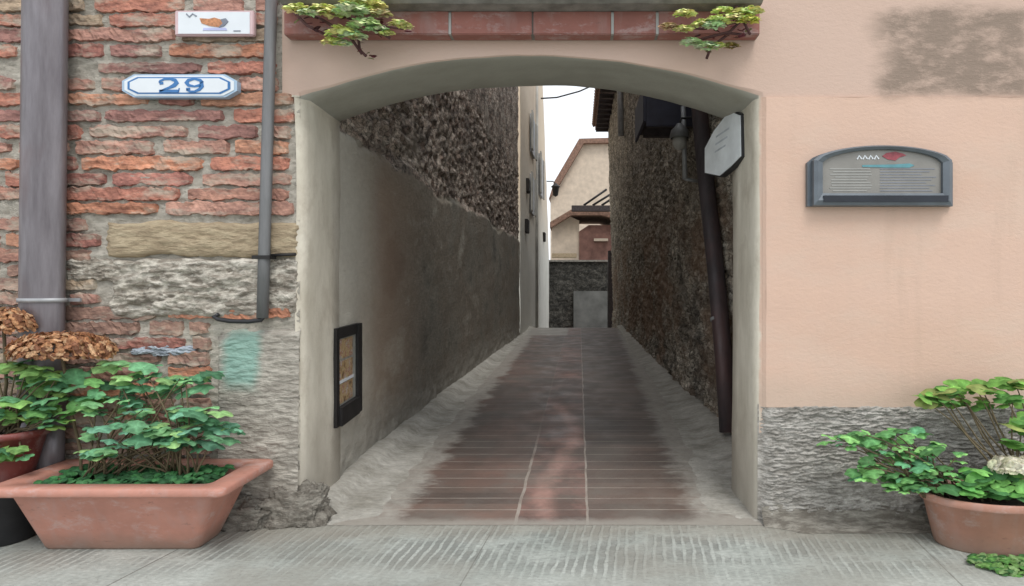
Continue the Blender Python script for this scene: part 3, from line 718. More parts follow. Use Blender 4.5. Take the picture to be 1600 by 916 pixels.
# ================================================================== SIGNS
# number plate 29
DD = FD-.065
npz = thing('number_plate', (fx(280), FD-.05, fz(134)), 'white enamel house number plate reading 29 with blue border on the brick wall', 'house number')
def octa(x0, x1, z0, z1, cx, cz): return [(x0+cx, z0), (x1-cx, z0), (x1, z0+cz), (x1, z1-cz), (x1-cx, z1), (x0+cx, z1), (x0, z1-cz), (x0, z0+cz)]
X0, X1, Z0, Z1 = fx(190), fx(370), fz(152), fz(116)
def inset(d): return octa(X0+d, X1-d, Z0+d*.5, Z1-d*.5, .075-d*.35, .042-d*.3)
m = MB(); m.prism(inset(0), FD-.062, FD-.02, 0); m.prism(inset(.018), FD-.066, FD-.06, 1); m.prism(inset(.040), FD-.0685, FD-.066, 2); m.prism(inset(.056), FD-.0705, FD-.068, 1)
m.build('plate', [M['paleblue'], M['white'], M['blue']], npz)
def ribbon(m, pts, y0, y1, mi=0):
    L_ = []; R_ = []
    for i, (x, z, w_) in enumerate(pts):
        a = pts[max(0, i-1)]; b = pts[min(len(pts)-1, i+1)]; d = Vector((b[0]-a[0], b[1]-a[1])).normalized(); nn = Vector((-d.y, d.x))
        L_.append((x+nn.x*w_/2, z+nn.y*w_/2)); R_.append((x-nn.x*w_/2, z-nn.y*w_/2))
    for i in range(len(pts)-1): m.prism([L_[i], L_[i+1], R_[i+1], R_[i]], y0, y1, mi)
def digit(m, strokes, px, py, sx, sz, yf=FD-.0735):
    for st in strokes: ribbon(m, [(fx(px)+x*sx, fz(py)+z*sz, w_*sz*1.08) for x, z, w_ in st], yf, FD-.0704)
two = [[(.08, .68, .10), (.12, .80, .13), (.30, .93, .13), (.55, .95, .15), (.78, .85, .24), (.84, .68, .30), (.74, .50, .26), (.52, .33, .16), (.28, .19, .12), (.12, .08, .10)],
       [(.08, .09, .18), (.5, .09, .18), (.92, .09, .18)], [(.92, .02, .07), (.95, .3, .07)], [(.10, .63, .16), (.26, .66, .16)]]
nine = [[(.84, .66, .30), (.76, .86, .2), (.5, .95, .12), (.22, .86, .2), (.14, .68, .30), (.22, .5, .2), (.5, .42, .12), (.76, .5, .2), (.84, .66, .30), (.84, .45, .28), (.72, .2, .2), (.5, .05, .14), (.28, .06, .12), (.14, .18, .12)],
        [(.12, .22, .16), (.3, .24, .16)]]
m = MB(); sz = fz(123)-fz(145)
digit(m, two, 247, 145, fx(283)-fx(247), sz); m.build('numeral', M['blue'], npz)
m = MB(); digit(m, nine, 288, 145, fx(322)-fx(288), sz); m.build('numeral', M['blue'], npz)
# ceramic tile
ct = thing('ceramic_tile', (fx(332), FD-.05, fz(35)), 'small white glazed ceramic tile with a brown painted motif, above the number plate', 'tile')
m = MB(); m.box(fx(271), fx(395), FD-.055, FD-.02, fz(54), fz(15), 0, bev=.006); m.box(fx(277), fx(389), FD-.0575, FD-.054, fz(52), fz(18), 1)
m.build('tile', [M['rose'], M['white']], ct)
m = MB(); yf = FD-.0605
m.prism([(fx(a), fz(b)) for a, b in ((311, 28), (326, 29), (334, 27), (344, 30), (348, 36), (340, 42), (326, 40), (314, 36))], yf, FD-.0574, 0)
m.prism([(fx(a), fz(b)) for a, b in ((344, 30), (352, 28), (356, 33), (350, 40), (341, 43), (347, 36))], yf-.001, FD-.0574, 1)
m.prism([(fx(a), fz(b)) for a, b in ((317, 43), (352, 43), (354, 47), (316, 47))], yf, FD-.0574, 2)
ribbon(m, [(fx(290), fz(21), .008), (fx(295), fz(26), .009), (fx(300), fz(21), .008), (fx(306), fz(25), .01)], yf, FD-.0574, 1)
m.prism([(fx(a), fz(b)) for a, b in ((364, 47), (375, 47), (375, 48.5), (364, 48.5))], yf, FD-.0574, 1)
m.build('painted_motif', [M['orange'], M['greyink'], M['lav']], ct, norm=True)
# arched letterbox / notice case
DD = FD-.09
lb = thing('letterbox', (fx(1380), FD-.05, fz(322)), 'grey metal letterbox with arched top on the pink plaster wall', 'letterbox')
def archpoly(x0, x1, z0, zs, za, n=24):
    p = [(x0, z0), (x1, z0), (x1, zs)]
    for i in range(1, n):
        t = 1-2*i/n; p.append(((x0+x1)/2+t*(x1-x0)/2, zs+(za-zs)*(1-t*t)**.62))
    return p+[(x0, zs)]
m = MB(); m.prism(archpoly(fx(1266), fx(1496), fz(321), fz(252), fz(226)), FD-.045, FD-.01)
m.build('back_plate', M['steel'], lb)
o1 = archpoly(fx(1272), fx(1488), fz(321), fz(250), fz(227)); o2 = archpoly(fx(1286), fx(1474), fz(302), fz(254), fz(233))
m = MB(); nn = len(o1)
def ringp(a, b, y0, y1):
    n_ = len(a); vs = [(x, y0+.012, z) for x, z in a]+[(x, y0, z) for x, z in [((p[0]*.6+q[0]*.4), p[1]*.6+q[1]*.4) for p, q in zip(a, b)]]+[(x, y0+.014, z) for x, z in b]+[(x, y1, z) for x, z in b]+[(x, y1, z) for x, z in a]
    fs = []
    for r in range(4): fs += [(r*n_+i, r*n_+(i+1) % n_, (r+1)*n_+(i+1) % n_, (r+1)*n_+i) for i in range(n_)]
    fs += [(4*n_+i, 4*n_+(i+1) % n_, (i+1) % n_, i) for i in range(n_)]
    return vs, fs
vs_, fs_ = ringp(o1, o2, FD-.10, FD-.04); m.add(vs_, fs_, 0, False); m.build('frame', M['steel'], lb, norm=True)
m = MB(); m.prism(archpoly(fx(1284), fx(1476), fz(303), fz(254), fz(232)), FD-.066, FD-.046); m.build('panel', M['glassgrey'], lb)
m = MB(); yf = FD-.0685
for k in range(9):
    z = fz(263+k*4.3); a = fx(1298+random.uniform(0, 10)); b = fx(1366+random.uniform(-14, 0))
    m.box(a, b, yf, FD-.066, z-.0028, z+.0028, 0); m.box(fx(1378), fx(1378)+random.uniform(.25, .36), yf, FD-.066, z-.002, z+.002, 1)
m.build('printed_lines', [M['paleink'], M['greyink']], lb)
m = MB()
for q in range(4): ribbon(m, [(fx(1342+q*9), fz(248), .008), (fx(1345+q*9), fz(242), .008), (fx(1349+q*9), fz(247.5), .008)], yf-.001, FD-.066)
m.build('lettering', M['white'], lb)
m = MB(); m.prism([(fx(a), fz(b)) for a, b in ((1381, 243), (1388, 238), (1402, 236), (1414, 239), (1419, 242), (1408, 245), (1402, 250), (1390, 248))], yf-.001, FD-.066, 0)
m.prism([(fx(a), fz(b)) for a, b in ((1350, 257), (1400, 256), (1424, 254.5), (1432, 257.5), (1424, 261), (1390, 261), (1350, 260))], yf-.001, FD-.066, 1)
m.build('emblem', [M['redink'], M['tealink']], lb, norm=True)
m = MB(); m.box(fx(1286), fx(1480), FD-.1035, FD-.085, fz(316), fz(306)); m.build('slot', M['slot'], lb)
DD = FD
# octagonal sign beside the opening
og = thing('octagonal_sign', (1.06, 4.3, 2.6), 'pale octagonal sign with black rim hanging at the right side of the arch', 'sign')
def op(y, z, o=0):
    t = (y-4.0)/.6; return Vector((1.115-.12*t-o, y, z))
def px2yz(px, py):
    # point of the sign plane seen at that pixel
    k = (px-VX)/FX; y = (1.115+.8)/(k+.2); return y, H-(py-VY)*y/FX
op = lambda y, z, o=0: Vector((1.115-.2*(y-4.0)-o, y, z))
ocp = [px2yz(*q) for q in ((1141, 171), (1159, 178), (1160, 245), (1143, 262), (1125, 277), (1101, 272), (1101, 232), (1116, 203))]
m = MB(); n = 8; cy = sum(p[0] for p in ocp)/8; cz = sum(p[1] for p in ocp)/8
vs = [op(y, z, 0) for y, z in ocp]+[op(y, z, -.045) for y, z in ocp]
m.add(vs, [tuple(range(8)), tuple(range(15, 7, -1))]+[(i, (i+1) % 8, (i+1) % 8+8, i+8) for i in range(8)]); m.build('case', M['black'], og, norm=True)
m = MB(); ip = [(cy+(y-cy)*.95, cz+(z-cz)*.95) for y, z in ocp]
m.add([op(y, z, .006) for y, z in ip]+[op(y, z, .0005) for y, z in ip], [tuple(range(8))]+[(i, (i+1) % 8, (i+1) % 8+8, i+8) for i in range(8)]); m.build('face', M['signface'], og, norm=True)
m = MB()
for k in range(3):
    a = (cy-.12+.03*k, cz+.12-.055*k); b = (a[0]+.22-.02*k, a[1]-.01)
    m.add([op(a[0], a[1], .008), op(b[0], b[1], .008), op(b[0], b[1]-.014, .008), op(a[0], a[1]-.014, .008)], [(0, 1, 2, 3)])
m.build('faded_lettering', flat('faded_ink', (.52, .56, .60), .6, bump=0), og)
m = MB(); m.tube([(1.10, 4.15, 2.62), (1.16, 4.15, 2.62)], .02, 8); m.build('bracket', M['iron'], og)
# framed food pictures on the left jamb
fp = thing('menu_frame', (-1.77, 4.4, .48), 'black framed menu board with food pictures on the left side of the archway', 'notice board')
def jx(y): return wallx_l(y)+.02
m = MB()
def jb(y0, y1, z0, z1, o0, o1):
    a = [(y0, z0), (y1, z0), (y1, z1), (y0, z1)]
    vs = [(jx(y)+o0, y, z) for y, z in a]+[(jx(y)+o1, y, z) for y, z in a]
    return vs, [(0, 1, 2, 3), (7, 6, 5, 4)]+[(i, i+4, (i+1) % 4+4, (i+1) % 4) for i in range(4)]
Ya, Yb = 4.16, 4.74
m.add(*jb(Ya, Ya+.05, .49, 1.21, -.05, .03)); m.add(*jb(Yb-.10, Yb, .49, 1.21, -.05, .04)); m.add(*jb(Ya+.051, Yb-.101, 1.13, 1.21, -.05, .03)); m.add(*jb(Ya+.051, Yb-.101, .49, .625, -.05, .05))
m.build('frame', M['iron'], fp, norm=True)
m = MB(); m.add(*jb(Ya+.052, Yb-.102, .627, 1.128, -.03, .015)); 
pn = m.build('backing', flat('grey_card', (.36, .36, .33), .5, bump=0), fp, norm=True)
m = MB()
for k in range(3): m.add(*jb(Ya+.06, Yb-.19, .645+k*.165, .79+k*.165, .012, .020))
m.build('pictures', M['photo'], fp, norm=True)
m = MB(); m.add(*jb(Ya+.058, Yb-.17, .795, .818, .021, .024)); m.build('white_strip', M['white'], fp, norm=True)

# ================================================================== LOW STONES at the left corner
def boulder(name, c, r, seed, label, matn='kerb'):
    m = MB(); 
    def fn(u, v):
        t = 2*math.pi*u; p = math.pi*(v-.5)
        d = Vector((math.cos(t)*math.cos(p), math.sin(t)*math.cos(p), math.sin(p)))
        d = Vector([math.copysign(abs(q)**.6, q) for q in d])
        k = 1+.22*fb(d.x*1.9+seed, d.y*1.9, d.z*2.4)+.12*fb(d.x*7+seed, d.y*7, d.z*12)
        return (c[0]+d.x*r[0]*k, c[1]+d.y*r[1]*k, max(0, c[2]+d.z*r[2]*k))
    m.grid(110, 60, fn); return tag(m.build(name, M[matn]), label, 'stone', 'rough stones at the foot of the brick wall')
boulder('corner_stone', (-2.16, 3.70, .03), (.20, .12, .15), 3, 'rough grey stone at the foot of the brick wall, nearest the terracotta planter')
boulder('corner_stone', (-1.84, 3.74, .05), (.21, .12, .17), 8, 'large rough grey stone at the left corner of the archway')

# ================================================================== POTS AND PLANTS
pl = thing('planter', (-2.6, 3.4, 0), 'long rectangular terracotta planter with wide rim in front of the brick wall', 'planter')
def rectring(x0, x1, y0, y1, z, r=.03):
    pts = []
    for cx, cy, a0 in ((x1-r, y0+r, -90), (x1-r, y1-r, 0), (x0+r, y1-r, 90), (x0+r, y0+r, 180)):
        for k in range(5):
            a = R(a0+k*22.5); pts.append((cx+r*math.cos(a), cy+r*math.sin(a), z))
    return pts
def loft(rings, capb=True):
    n_ = len(rings[0]); vs = [p for r_ in rings for p in r_]
    fs = [(j*n_+i, j*n_+(i+1) % n_, (j+1)*n_+(i+1) % n_, (j+1)*n_+i) for j in range(len(rings)-1) for i in range(n_)]
    if capb: fs.append(tuple(range(n_-1, -1, -1)))
    return vs, fs
m = MB()
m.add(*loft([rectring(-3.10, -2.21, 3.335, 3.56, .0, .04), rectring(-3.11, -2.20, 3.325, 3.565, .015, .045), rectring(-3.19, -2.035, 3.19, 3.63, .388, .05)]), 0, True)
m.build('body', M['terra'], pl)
m = MB()
m.add(*loft([rectring(-3.195, -2.03, 3.185, 3.632, .385, .05), rectring(-3.245, -1.935, 3.125, 3.665, .375, .045), rectring(-3.25, -1.93, 3.12, 3.668, .385, .045), rectring(-3.25, -1.93, 3.12, 3.668, .415, .045), rectring(-3.24, -1.94, 3.13, 3.66, .424, .045),
     rectring(-3.14, -2.06, 3.215, 3.60, .420, .04), rectring(-3.13, -2.07, 3.225, 3.59, .40, .04), rectring(-3.10, -2.11, 3.26, 3.56, .28, .04)], False), 0, True)
m.build('rim', M['terra'], pl)
m = MB(); m.grid(40, 14, lambda u, v: (-3.12+1.03*u, 3.24+.335*v, .352+.02*fb(u*9, v*4, 0))); m.build('soil', M['soil'], pl)
# round pot on the right
rp = thing('round_pot', (2.47, 3.42, 0), 'round dusty terracotta pot on the paving at the right edge', 'flower pot')
m = MB(); m.lathe([(.345, 0), (.35, .01), (.41, .255), (.43, .262), (.435, .27), (.435, .30), (.42, .308), (.40, .30), (.39, .25)], 2.47, 3.42, 1, .56, 64); m.build('body', M['terra2'], rp)
m = MB(); m.grid(16, 8, lambda u, v: (2.47+.395*math.cos(2*math.pi*u)*v, 3.42+.395*.56*math.sin(2*math.pi*u)*v, .265+.015*fb(u*9, v*4, 0))); m.build('soil', M['soil'], rp)
# pots behind the planter
bp = MB(); bp.lathe([(.24, 0), (.25, .01), (.275, .33), (.285, .335), (.285, .35), (.26, .35), (.25, .34)], -3.56, 3.47, 1, .72, 40)
tag(bp.build('bucket', M['black']), 'black plastic tub on the ground at the left edge, under the dark red pot', 'tub')
rd = thing('dark_red_pot', (-3.56, 3.47, .352), 'dark red pot standing on the black tub behind the planter', 'flower pot')
m = MB(); m.lathe([(.20, .352), (.205, .36), (.28, .62), (.30, .625), (.30, .66), (.285, .665), (.27, .64)], -3.53, 3.47, 1, .68, 40); m.build('body', M['redpot'], rd)
m = MB(); m.grid(16, 6, lambda u, v: (-3.53+.272*math.cos(2*math.pi*u)*v, 3.47+.272*.68*math.sin(2*math.pi*u)*v, .63+.012*fb(u*9, v*4, 0))); m.build('soil', M['soil'], rd)

def leaf(m, c, rx, ry, yaw, pitch, roll, tint, lobes=5, fold=.22):
    k = 20; out = []
    Rm = Matrix.Rotation(roll, 3, 'Y') @ Matrix.Rotation(pitch, 3, 'X')
    ph = random.random()*6
    def w(x, y, z):
        a = Vector((x*math.cos(yaw)-y*math.sin(yaw), x*math.sin(yaw)+y*math.cos(yaw), z))
        a = Vector((a.x*rx, a.y*ry, a.z*min(rx, ry))); return c+Rm @ a
    vs = [w(0, -.15, -.08)]
    for ring, s in ((0, .55), (1, 1.0)):
        for i in range(k):
            t = 2*math.pi*i/k; r = s*(1-(.16*(1-abs(math.cos(lobes*t/2))) if ring else 0)+(.04*math.sin(9*t+ph) if ring else 0))
            if abs(t-1.5*math.pi) < .3: r *= .55
            x, y = r*math.cos(t), r*math.sin(t)
            z = fold*abs(x)*.5-(.25*r*r if ring else 0)-.09*math.cos(lobes*t)*s+.05*math.sin(3*t+ph)*s
            vs.append(w(x, y, z))
    fs = [(0, 1+i, 1+(i+1) % k) for i in range(k)]+[(1+i, 1+k+i, 1+k+(i+1) % k, 1+(i+1) % k) for i in range(k)]
    cs = [tuple(x*1.35+.02 for x in tint)]
    for ring in (0, 1):
        for i in range(k):
            q = .5+.5*math.cos(lobes*2*math.pi*i/k); f = (.82+.42*q*q)*(1.0 if ring == 0 else .93+.1*random.random())
            cs.append((tint[0]*f*(1.08 if ring else 1), tint[1]*f, tint[2]*f))
    m.add(vs, fs, 0, True, cs)
GR = [(.14, .34, .17), (.10, .27, .14), (.19, .42, .18), (.15, .36, .23), (.27, .48, .18), (.07, .20, .10)]
def plant(name, loc, label, clusters, roots, greens=GR, lobes=5, cat='plant', lsz=1.0, flowers=()):
    t = thing(name, loc, label, cat)
    ml, ms = MB(), MB()
    for (px, py, rx, ry, Y, dy, cnt, s) in clusters:
        cnt = int(cnt*1.5); s *= .84
        for i in range(cnt):
            a = random.random()*2*math.pi; q = math.sqrt(random.random())
            y = Y+random.uniform(-dy, dy); c = P(px+rx*q*math.cos(a), py+ry*q*math.sin(a), y)
            g = random.choice(greens); k = random.uniform(.75, 1.3); g = tuple(x*k*1.12+.012 for x in g)
            sz = s*lsz*random.uniform(.5, 1.25)
            leaf(ml, c, sz*1.6, sz*.95, random.uniform(0, 6.28), random.uniform(-.1, .45) if random.random() < .75 else random.uniform(.4, 1.1), random.uniform(-.32, .32), g, lobes)
            if i % 4 == 0:
                r0 = random.choice(roots); e = Vector(c); b = Vector(r0)+Vector((random.uniform(-.06, .06), random.uniform(-.03, .03), 0))
                mid = b.lerp(e, .55)+Vector((random.uniform(-.05, .05), 0, random.uniform(-.02, .06)))
                ms.tube([b, b.lerp(mid, .5)+Vector((0, 0, .02)), mid, mid.lerp(e, .6)+Vector((0, 0, .01)), e+Vector((0, 0, -.005))], [.007, .006, .005, .004, .003], 5)
    ml.build('leaves', M['leaf'], t); ms.build('stems', M['stem'], t)
    return t
def head(m, c, rx, ry, rz, cnt, cols, s=.022):
    for i in range(cnt):
        u = random.uniform(-.35, 1); t = random.random()*6.28; q = math.sqrt(1-min(1, u*u))
        d = Vector((q*math.cos(t), q*math.sin(t), u)); k = random.uniform(.82, 1.05)
        p = c+Vector((d.x*rx*k, d.y*ry*k, d.z*rz*k)); g = random.choice(cols); f = random.uniform(.7, 1.25)
        leaf(m, p, s*1.5, s, random.random()*6.28, math.asin(max(-1, min(1, -d.y)))*.9+random.uniform(-.5, .5), d.x*1.1+random.uniform(-.5, .5), tuple(x*f for x in g), 4, .5)
# main hydrangea in the planter
DRY = [(.52, .28, .14), (.42, .20, .10), (.62, .40, .23), (.24, .11, .06)]
plant('hydrangea', (-2.6, 3.4, .36), 'green leafy hydrangea growing in the rectangular terracotta planter',
 [(195, 575, 50, 14, 3.5, .08, 11, .062), (250, 600, 85, 16, 3.5, .08, 18, .058), (180, 635, 55, 18, 3.45, .08, 12, .058), (300, 588, 42, 9, 3.5, .06, 6, .05),
  (305, 655, 52, 18, 3.42, .08, 14, .055), (205, 680, 80, 18, 3.35, .08, 20, .056), (305, 688, 60, 16, 3.38, .07, 12, .056), (365, 672, 26, 8, 3.42, .05, 5, .042),
  (150, 708, 32, 8, 3.30, .05, 6, .05), (225, 650, 60, 25, 3.5, .05, 8, .05)],
 [(-2.75, 3.42, .35), (-2.45, 3.45, .35), (-2.3, 3.42, .35), (-2.9, 3.4, .35)])
hd = thing('dried_hydrangea', (-3.1, 3.5, 1.0), 'dried brown hydrangea flower head above the green leaves', 'flower', 'dried hydrangea heads')
m = MB(); head(m, P(97, 547, 3.45), .30, .15, .105, 800, DRY, .015); m.build('flower_head', M['petal'], hd)
m = MB(); m.tube([P(97, 555, 3.45), P(110, 640, 3.5), P(125, 700, 3.5), Vector((-2.98, 3.45, .35))], .009, 6); m.build('stem', M['stem'], hd)
hd = thing('dried_hydrangea', (-3.45, 3.5, 1.1), 'dried brown hydrangea head half cut off by the left edge', 'flower', 'dried hydrangea heads')
m = MB(); head(m, P(6, 508, 3.50), .17, .10, .10, 420, DRY, .015); m.build('flower_head', M['petal'], hd)
m = MB(); m.tube([P(6, 515, 3.50), P(10, 600, 3.5), Vector((-3.5, 3.48, .62))], .009, 6); m.build('stem', M['stem'], hd)
plant('hydrangea', (-3.5, 3.47, .64), 'yellow green hydrangea in the dark red pot at the left edge',
 [(30, 575, 45, 10, 3.45, .08, 8, .06), (80, 598, 70, 16, 3.45, .08, 17, .06), (30, 640, 55, 20, 3.4, .08, 16, .06), (70, 655, 50, 16, 3.4, .06, 9, .055), (15, 708, 35, 9, 3.3, .04, 6, .048), (115, 620, 40, 12, 3.45, .05, 6, .055)],
 [(-3.5, 3.47, .63), (-3.4, 3.47, .63)], [(.13, .32, .09), (.19, .38, .10), (.10, .27, .12), (.07, .21, .09), (.15, .25, .06)])
# low cover in the planter
t = MB()
for i in range(420):
    g = random.choice([(.035, .13, .05), (.05, .18, .06), (.07, .22, .08), (.03, .10, .04)])
    leaf(t, Vector((random.uniform(-3.09, -2.13), random.uniform(3.26, 3.56), .375+random.uniform(0, .045))), .034, .022, random.random()*6.28, random.uniform(0, .8), random.uniform(-.4, .4), g, 3)
o = t.build('ground_cover', M['leaf']); tag(o, 'low dark green ground cover filling the rectangular planter', 'plant', kind='stuff')
# right plants
plant('geranium', (2.45, 3.42, .27), 'sprawling bright green geranium leaning left out of the round pot',
 [(1335, 688, 52, 14, 3.45, .08, 17, .034), (1400, 690, 75, 22, 3.45, .08, 26, .038), (1385, 735, 60, 26, 3.42, .08, 28, .04), (1450, 715, 55, 22, 3.42, .08, 13, .046), (1455, 745, 45, 16, 3.38, .06, 16, .042), (1430, 762, 40, 10, 3.35, .05, 10, .04)],
 [(2.2, 3.42, .27), (2.35, 3.42, .27), (2.1, 3.42, .27)], [(.16, .40, .12), (.11, .31, .10), (.22, .48, .15), (.07, .20, .06), (.10, .30, .14)], 5)
plant('broad_leaf_plant', (2.6, 3.45, .27), 'plant with large drooping light green leaves above the round pot',
 [(1478, 622, 38, 12, 3.5, .06, 12, .06), (1510, 608, 36, 9, 3.5, .06, 11, .062), (1575, 600, 40, 6, 3.5, .05, 8, .06), (1560, 628, 38, 9, 3.5, .05, 8, .055), (1605, 668, 34, 14, 3.45, .05, 10, .06), (1590, 695, 40, 8, 3.42, .05, 8, .05)],
 [(2.6, 3.42, .27), (2.7, 3.42, .27)], [(.14, .33, .06), (.19, .40, .08), (.10, .27, .06), (.22, .28, .08)], 3)
wf = plant('hydrangea', (2.5, 3.4, .27), 'young green hydrangea with a white flower head in the round pot',
 [(1505, 768, 26, 8, 3.28, .03, 6, .055), (1560, 752, 50, 18, 3.32, .06, 22, .05), (1590, 770, 30, 12, 3.3, .05, 8, .055), (1530, 742, 30, 8, 3.36, .05, 7, .045)],
 [(2.35, 3.38, .27), (2.5, 3.38, .27)], [(.09, .30, .07), (.13, .38, .08), (.06, .20, .06), (.17, .42, .10)], 3)
m = MB(); head(m, P(1584, 727, 3.3), .125, .08, .038, 170, [(.72, .72, .56), (.62, .64, .45), (.78, .76, .64)], .022)
m.v = [tuple(Vector(v)) for v in m.v]; m.build('flower_head', M['petal'], wf)
# weeds at the foot of the round pot
t = MB()
for i in range(300):
    px = random.uniform(1518, 1680); y = random.uniform(3.02, 3.22); x = (px-VX)*y/FX
    if y < 3.22-(px-1505)*.0022-.05: continue
    g = random.choice([(.10, .26, .06), (.16, .32, .09), (.22, .36, .14), (.06, .16, .05)])
    leaf(t, Vector((x, y, random.uniform(.004, .03))), .032, .016, random.random()*6.28, random.uniform(0, .7), random.uniform(-.4, .4), g, 3)
tag(t.build('weeds', M['leaf']), 'small green weeds on the paving in front of the round pot', 'weeds', kind='stuff')
# succulents on the ledge
def succ(label, specs, trail, loc):
    t = thing('succulent', loc, label, 'plant', 'succulents on the ledge')
    for (px, py, y, s, g) in specs:
        m = MB(); s *= 1.25; c = P(px, py, y-.06)
        for ring, (cnt, rr_, pz) in enumerate(((9, 1.0, .25), (7, .7, .55), (5, .4, .95))):
            for k in range(cnt):
                a = 2*math.pi*(k+.5*ring)/cnt+random.uniform(-.1, .1)
                d = Vector((math.cos(a), math.sin(a), pz)); p = c+Vector((d.x*s*rr_*.85, d.y*s*rr_*.5, s*.35*ring*.5))
                leaf(m, p, s*.46, s*.34, a+math.pi/2, random.uniform(-.2, .5), random.uniform(-.3, .3), tuple(x*random.uniform(1.0, 1.35) for x in g), 3, .5)
        m.build('rosette', M['succ'], t)
    m = MB()
    for pts in trail: m.tube([P(*q) for q in pts], .009, 6)
    m.build('stems', flat('purple_stem', (.11, .05, .05), .8), t)
    m = MB()
    for pts in trail:
        for i in range(7):
            a, b = random.choice(list(zip(pts, pts[1:]))); q = P(*a).lerp(P(*b), random.random())
            leaf(m, q+Vector((random.uniform(-.05, .05), random.uniform(-.03, .02), random.uniform(-.03, .03))), .024, .014, random.random()*6.3, random.uniform(-.5, 1), random.uniform(-.6, .6), random.choice([(.14, .04, .05), (.09, .04, .045), (.20, .10, .08), (.17, .18, .07)]), 3)
    m.build('dry_leaves', M['leaf'], t)
YG = (.60, .66, .26); BG = (.46, .60, .34)
yf = 3.52
succ('pale green trailing succulent at the left end of the ledge above the arch',
 [(465, 15, yf, .06, YG), (500, 14, yf, .05, YG), (520, 20, yf, .07, YG), (548, 16, 3.46, .075, BG), (575, 18, yf, .05, YG), (557, 4, yf, .07, YG), (583, 8, yf, .06, YG), (572, 40, 3.5, .075, BG), (535, 52, 3.5, .07, YG), (552, 56, 3.52, .06, BG), (590, 46, 3.52, .05, BG), (520, 66, 3.54, .05, YG), (536, 68, 3.56, .04, BG), (624, 38, 3.52, .05, YG), (634, 42, 3.54, .035, YG), (605, 52, 3.54, .035, YG), (480, 20, 3.5, .045, BG), (595, 22, 3.5, .05, (.5, .46, .26))],
 [[(470, 10, 3.55), (510, 35, 3.52), (545, 55, 3.54), (566, 85, 3.6)], [(500, 10, 3.55), (560, 35, 3.52), (630, 45, 3.56)], [(455, 15, 3.56), (480, 40, 3.55), (520, 60, 3.56)], [(540, 10, 3.5), (575, 40, 3.52), (610, 60, 3.58)], [(560, 60, 3.55), (562, 78, 3.6), (572, 88, 3.6)]], (-1.4, 3.5, 3.2))
succ('yellow green trailing succulent at the right end of the ledge above the arch',
 [(1070, 22, yf, .05, YG), (1045, 42, 3.54, .045, (.5, .38, .22)), (1068, 46, 3.54, .045, YG), (1098, 38, yf, .05, YG), (1130, 18, yf, .05, YG), (1158, 22, yf, .06, YG), (1120, 32, 3.5, .05, YG), (1148, 30, 3.5, .06, YG), (1170, 32, 3.5, .05, (.5, .55, .12)), (1115, 40, 3.5, .05, BG), (1080, 66, 3.56, .05, BG), (1105, 73, 3.56, .055, BG), (1120, 72, 3.57, .04, YG), (1175, 18, yf, .05, YG), (1142, 72, 3.58, .04, (.2, .16, .05))],
 [[(1180, 15, 3.54), (1150, 35, 3.5), (1100, 45, 3.53), (1050, 42, 3.57)], [(1170, 20, 3.54), (1140, 50, 3.53), (1100, 60, 3.56), (1078, 68, 3.59)], [(1165, 55, 3.55), (1140, 52, 3.54), (1110, 75, 3.58), (1104, 92, 3.62)], [(1150, 10, 3.54), (1165, 40, 3.52), (1172, 54, 3.55)]], (1.0, 3.5, 3.2))

# ================================================================== FAR END
# stone wall at the bottom of the alley
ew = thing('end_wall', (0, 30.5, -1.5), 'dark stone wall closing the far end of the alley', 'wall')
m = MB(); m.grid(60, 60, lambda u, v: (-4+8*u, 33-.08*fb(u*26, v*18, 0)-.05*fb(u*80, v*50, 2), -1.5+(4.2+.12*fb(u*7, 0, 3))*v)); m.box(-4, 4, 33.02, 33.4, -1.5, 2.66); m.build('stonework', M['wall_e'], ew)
m = MB(); p0, p1 = P(896, 512, 32.8), P(949, 455, 32.8); m.box(p0.x, p1.x, 32.7, 32.85, -1.5, p1.z, bev=.02); m.build('panel', flat('grey_door', (.14, .145, .14), .8, var=.3, scale=1.5), ew)
m = MB(); m.box(-4, 4, 32.85, 33.45, 2.68, 2.78); m.build('coping', M['slab'], ew)
ps = MB(); a = P(957, 440, 27); ps.box(a.x-.2, a.x+.2, 27, 27.4, -1.6, 3.0, bev=.02)
tag(ps.build('gate_post', M['darkwood']), 'dark post at the far right end of the alley', 'post')
# low house with reddish roof
lh = thing('low_house', (0, 38, 0), 'low cream and brick house beyond the end wall, under the dark beam', 'house')
Yh = 38
def pp(px, py, Y): q = P(px, py, Y); return (q.x, q.z)
m = MB(); m.prism([pp(862, 470, Yh), pp(905, 470, Yh), pp(905, 345, Yh), pp(890, 338, Yh), pp(862, 352, Yh)], Yh, Yh+5); m.build('cream_wall', M['cream'], lh, norm=True)
m = MB(); m.prism([pp(905, 470, Yh), pp(990, 470, Yh), pp(990, 352, Yh), pp(920, 352, Yh), pp(905, 362, Yh)], Yh-.1, Yh+5); m.build('brick_wall', M['redwall'], lh, norm=True)
m = MB(); m.prism([pp(860, 358, Yh), pp(860, 349, Yh), pp(892, 330, Yh), pp(940, 330, Yh), pp(990, 345, Yh), pp(990, 353, Yh), pp(940, 338, Yh), pp(893, 338, Yh)], Yh-.7, Yh+5.2); m.build('roof', M['rooftile'], lh, norm=True)
m = MB(); q0 = P(928, 377, Yh-.2); q1 = P(950, 373, Yh-.2); m.box(q0.x, q1.x, Yh-.35, Yh-.11, q0.z, q1.z); m.build('sill', M['cream'], lh)
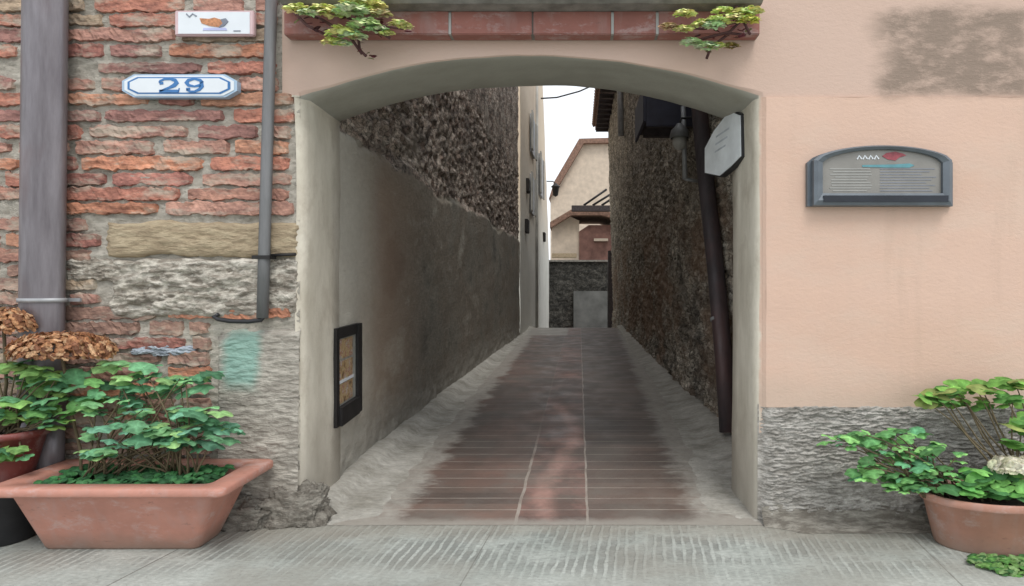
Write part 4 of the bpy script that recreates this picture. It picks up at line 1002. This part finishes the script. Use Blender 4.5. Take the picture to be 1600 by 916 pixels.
m = MB(); q0 = P(862, 403, 36); q1 = P(901, 396, 36); m.box(q0.x, q1.x, 36, 36.3, q0.z, q1.z, bev=.02); 
tag(m.build('lintel', M['ystone']), 'pale horizontal stone lintel above the far end wall', 'lintel')
# tall pale house
th = thing('tall_house', (0, 48, 0), 'pale cream house with sloping tiled roof rising against the sky beyond the alley', 'house')
Yt = 48
m = MB(); m.prism([pp(860, 480, Yt), pp(1010, 480, Yt), pp(1010, 224, Yt), pp(912, 224, Yt), pp(872, 290, Yt), pp(860, 310, Yt)], Yt, Yt+8); m.build('wall', M['cream'], th, norm=True)
m = MB(); m.prism([pp(858, 312, Yt), pp(866, 286, Yt), pp(905, 219, Yt), pp(1012, 216, Yt), pp(1012, 224, Yt), pp(912, 226, Yt), pp(873, 292, Yt)], Yt-.5, Yt+8.3); m.build('roof', M['rooftile'], th, norm=True)
# dark beam with struts
db = thing('roof_beam', (1, 36, 6), 'dark horizontal beam with slanting struts in front of the pale house', 'beam')
q0 = P(893, 330, 36); q1 = P(990, 321, 36); m = MB(); m.box(q0.x, q1.x, 36, 36.4, q0.z, q1.z, bev=.02); m.build('beam', M['darkwood'], db)
for a, b in (((912, 321), (948, 296)), ((926, 321), (960, 300)), ((940, 321), (968, 303))):
    m = MB(); m.tube([P(*a, 36.2), P(*b, 36.2)], .07, 6); m.build('strut', M['iron'], db)
ws = thing('street_lamp', (-1.4, 31, 5), 'small dark lantern on the corner of the pale plastered house at the far end', 'lamp')
m = MB(); q = P(868, 298, 31); m.lathe([(.02, q.z+.42), (.2, q.z+.25), (.27, q.z+.2), (.19, q.z+.16), (.14, q.z-.25), (.04, q.z-.32)], q.x, 31, seg=12); m.build('lantern', M['iron'], ws)
m = MB(); m.tube([(q.x, 31, q.z+.38), (q.x-.15, 31, q.z+.5), (-1.75, 31, q.z+.5)], .03, 6); m.build('arm', M['iron'], ws)
m = MB(); m.tube([P(845, 154, 26) , P(870, 152.5, 26), P(905, 143, 26), P(930, 132, 26)], .035, 5)
tag(m.build('overhead_cable', M['iron']), 'thin dark cable crossing the strip of sky between the houses', 'cable')
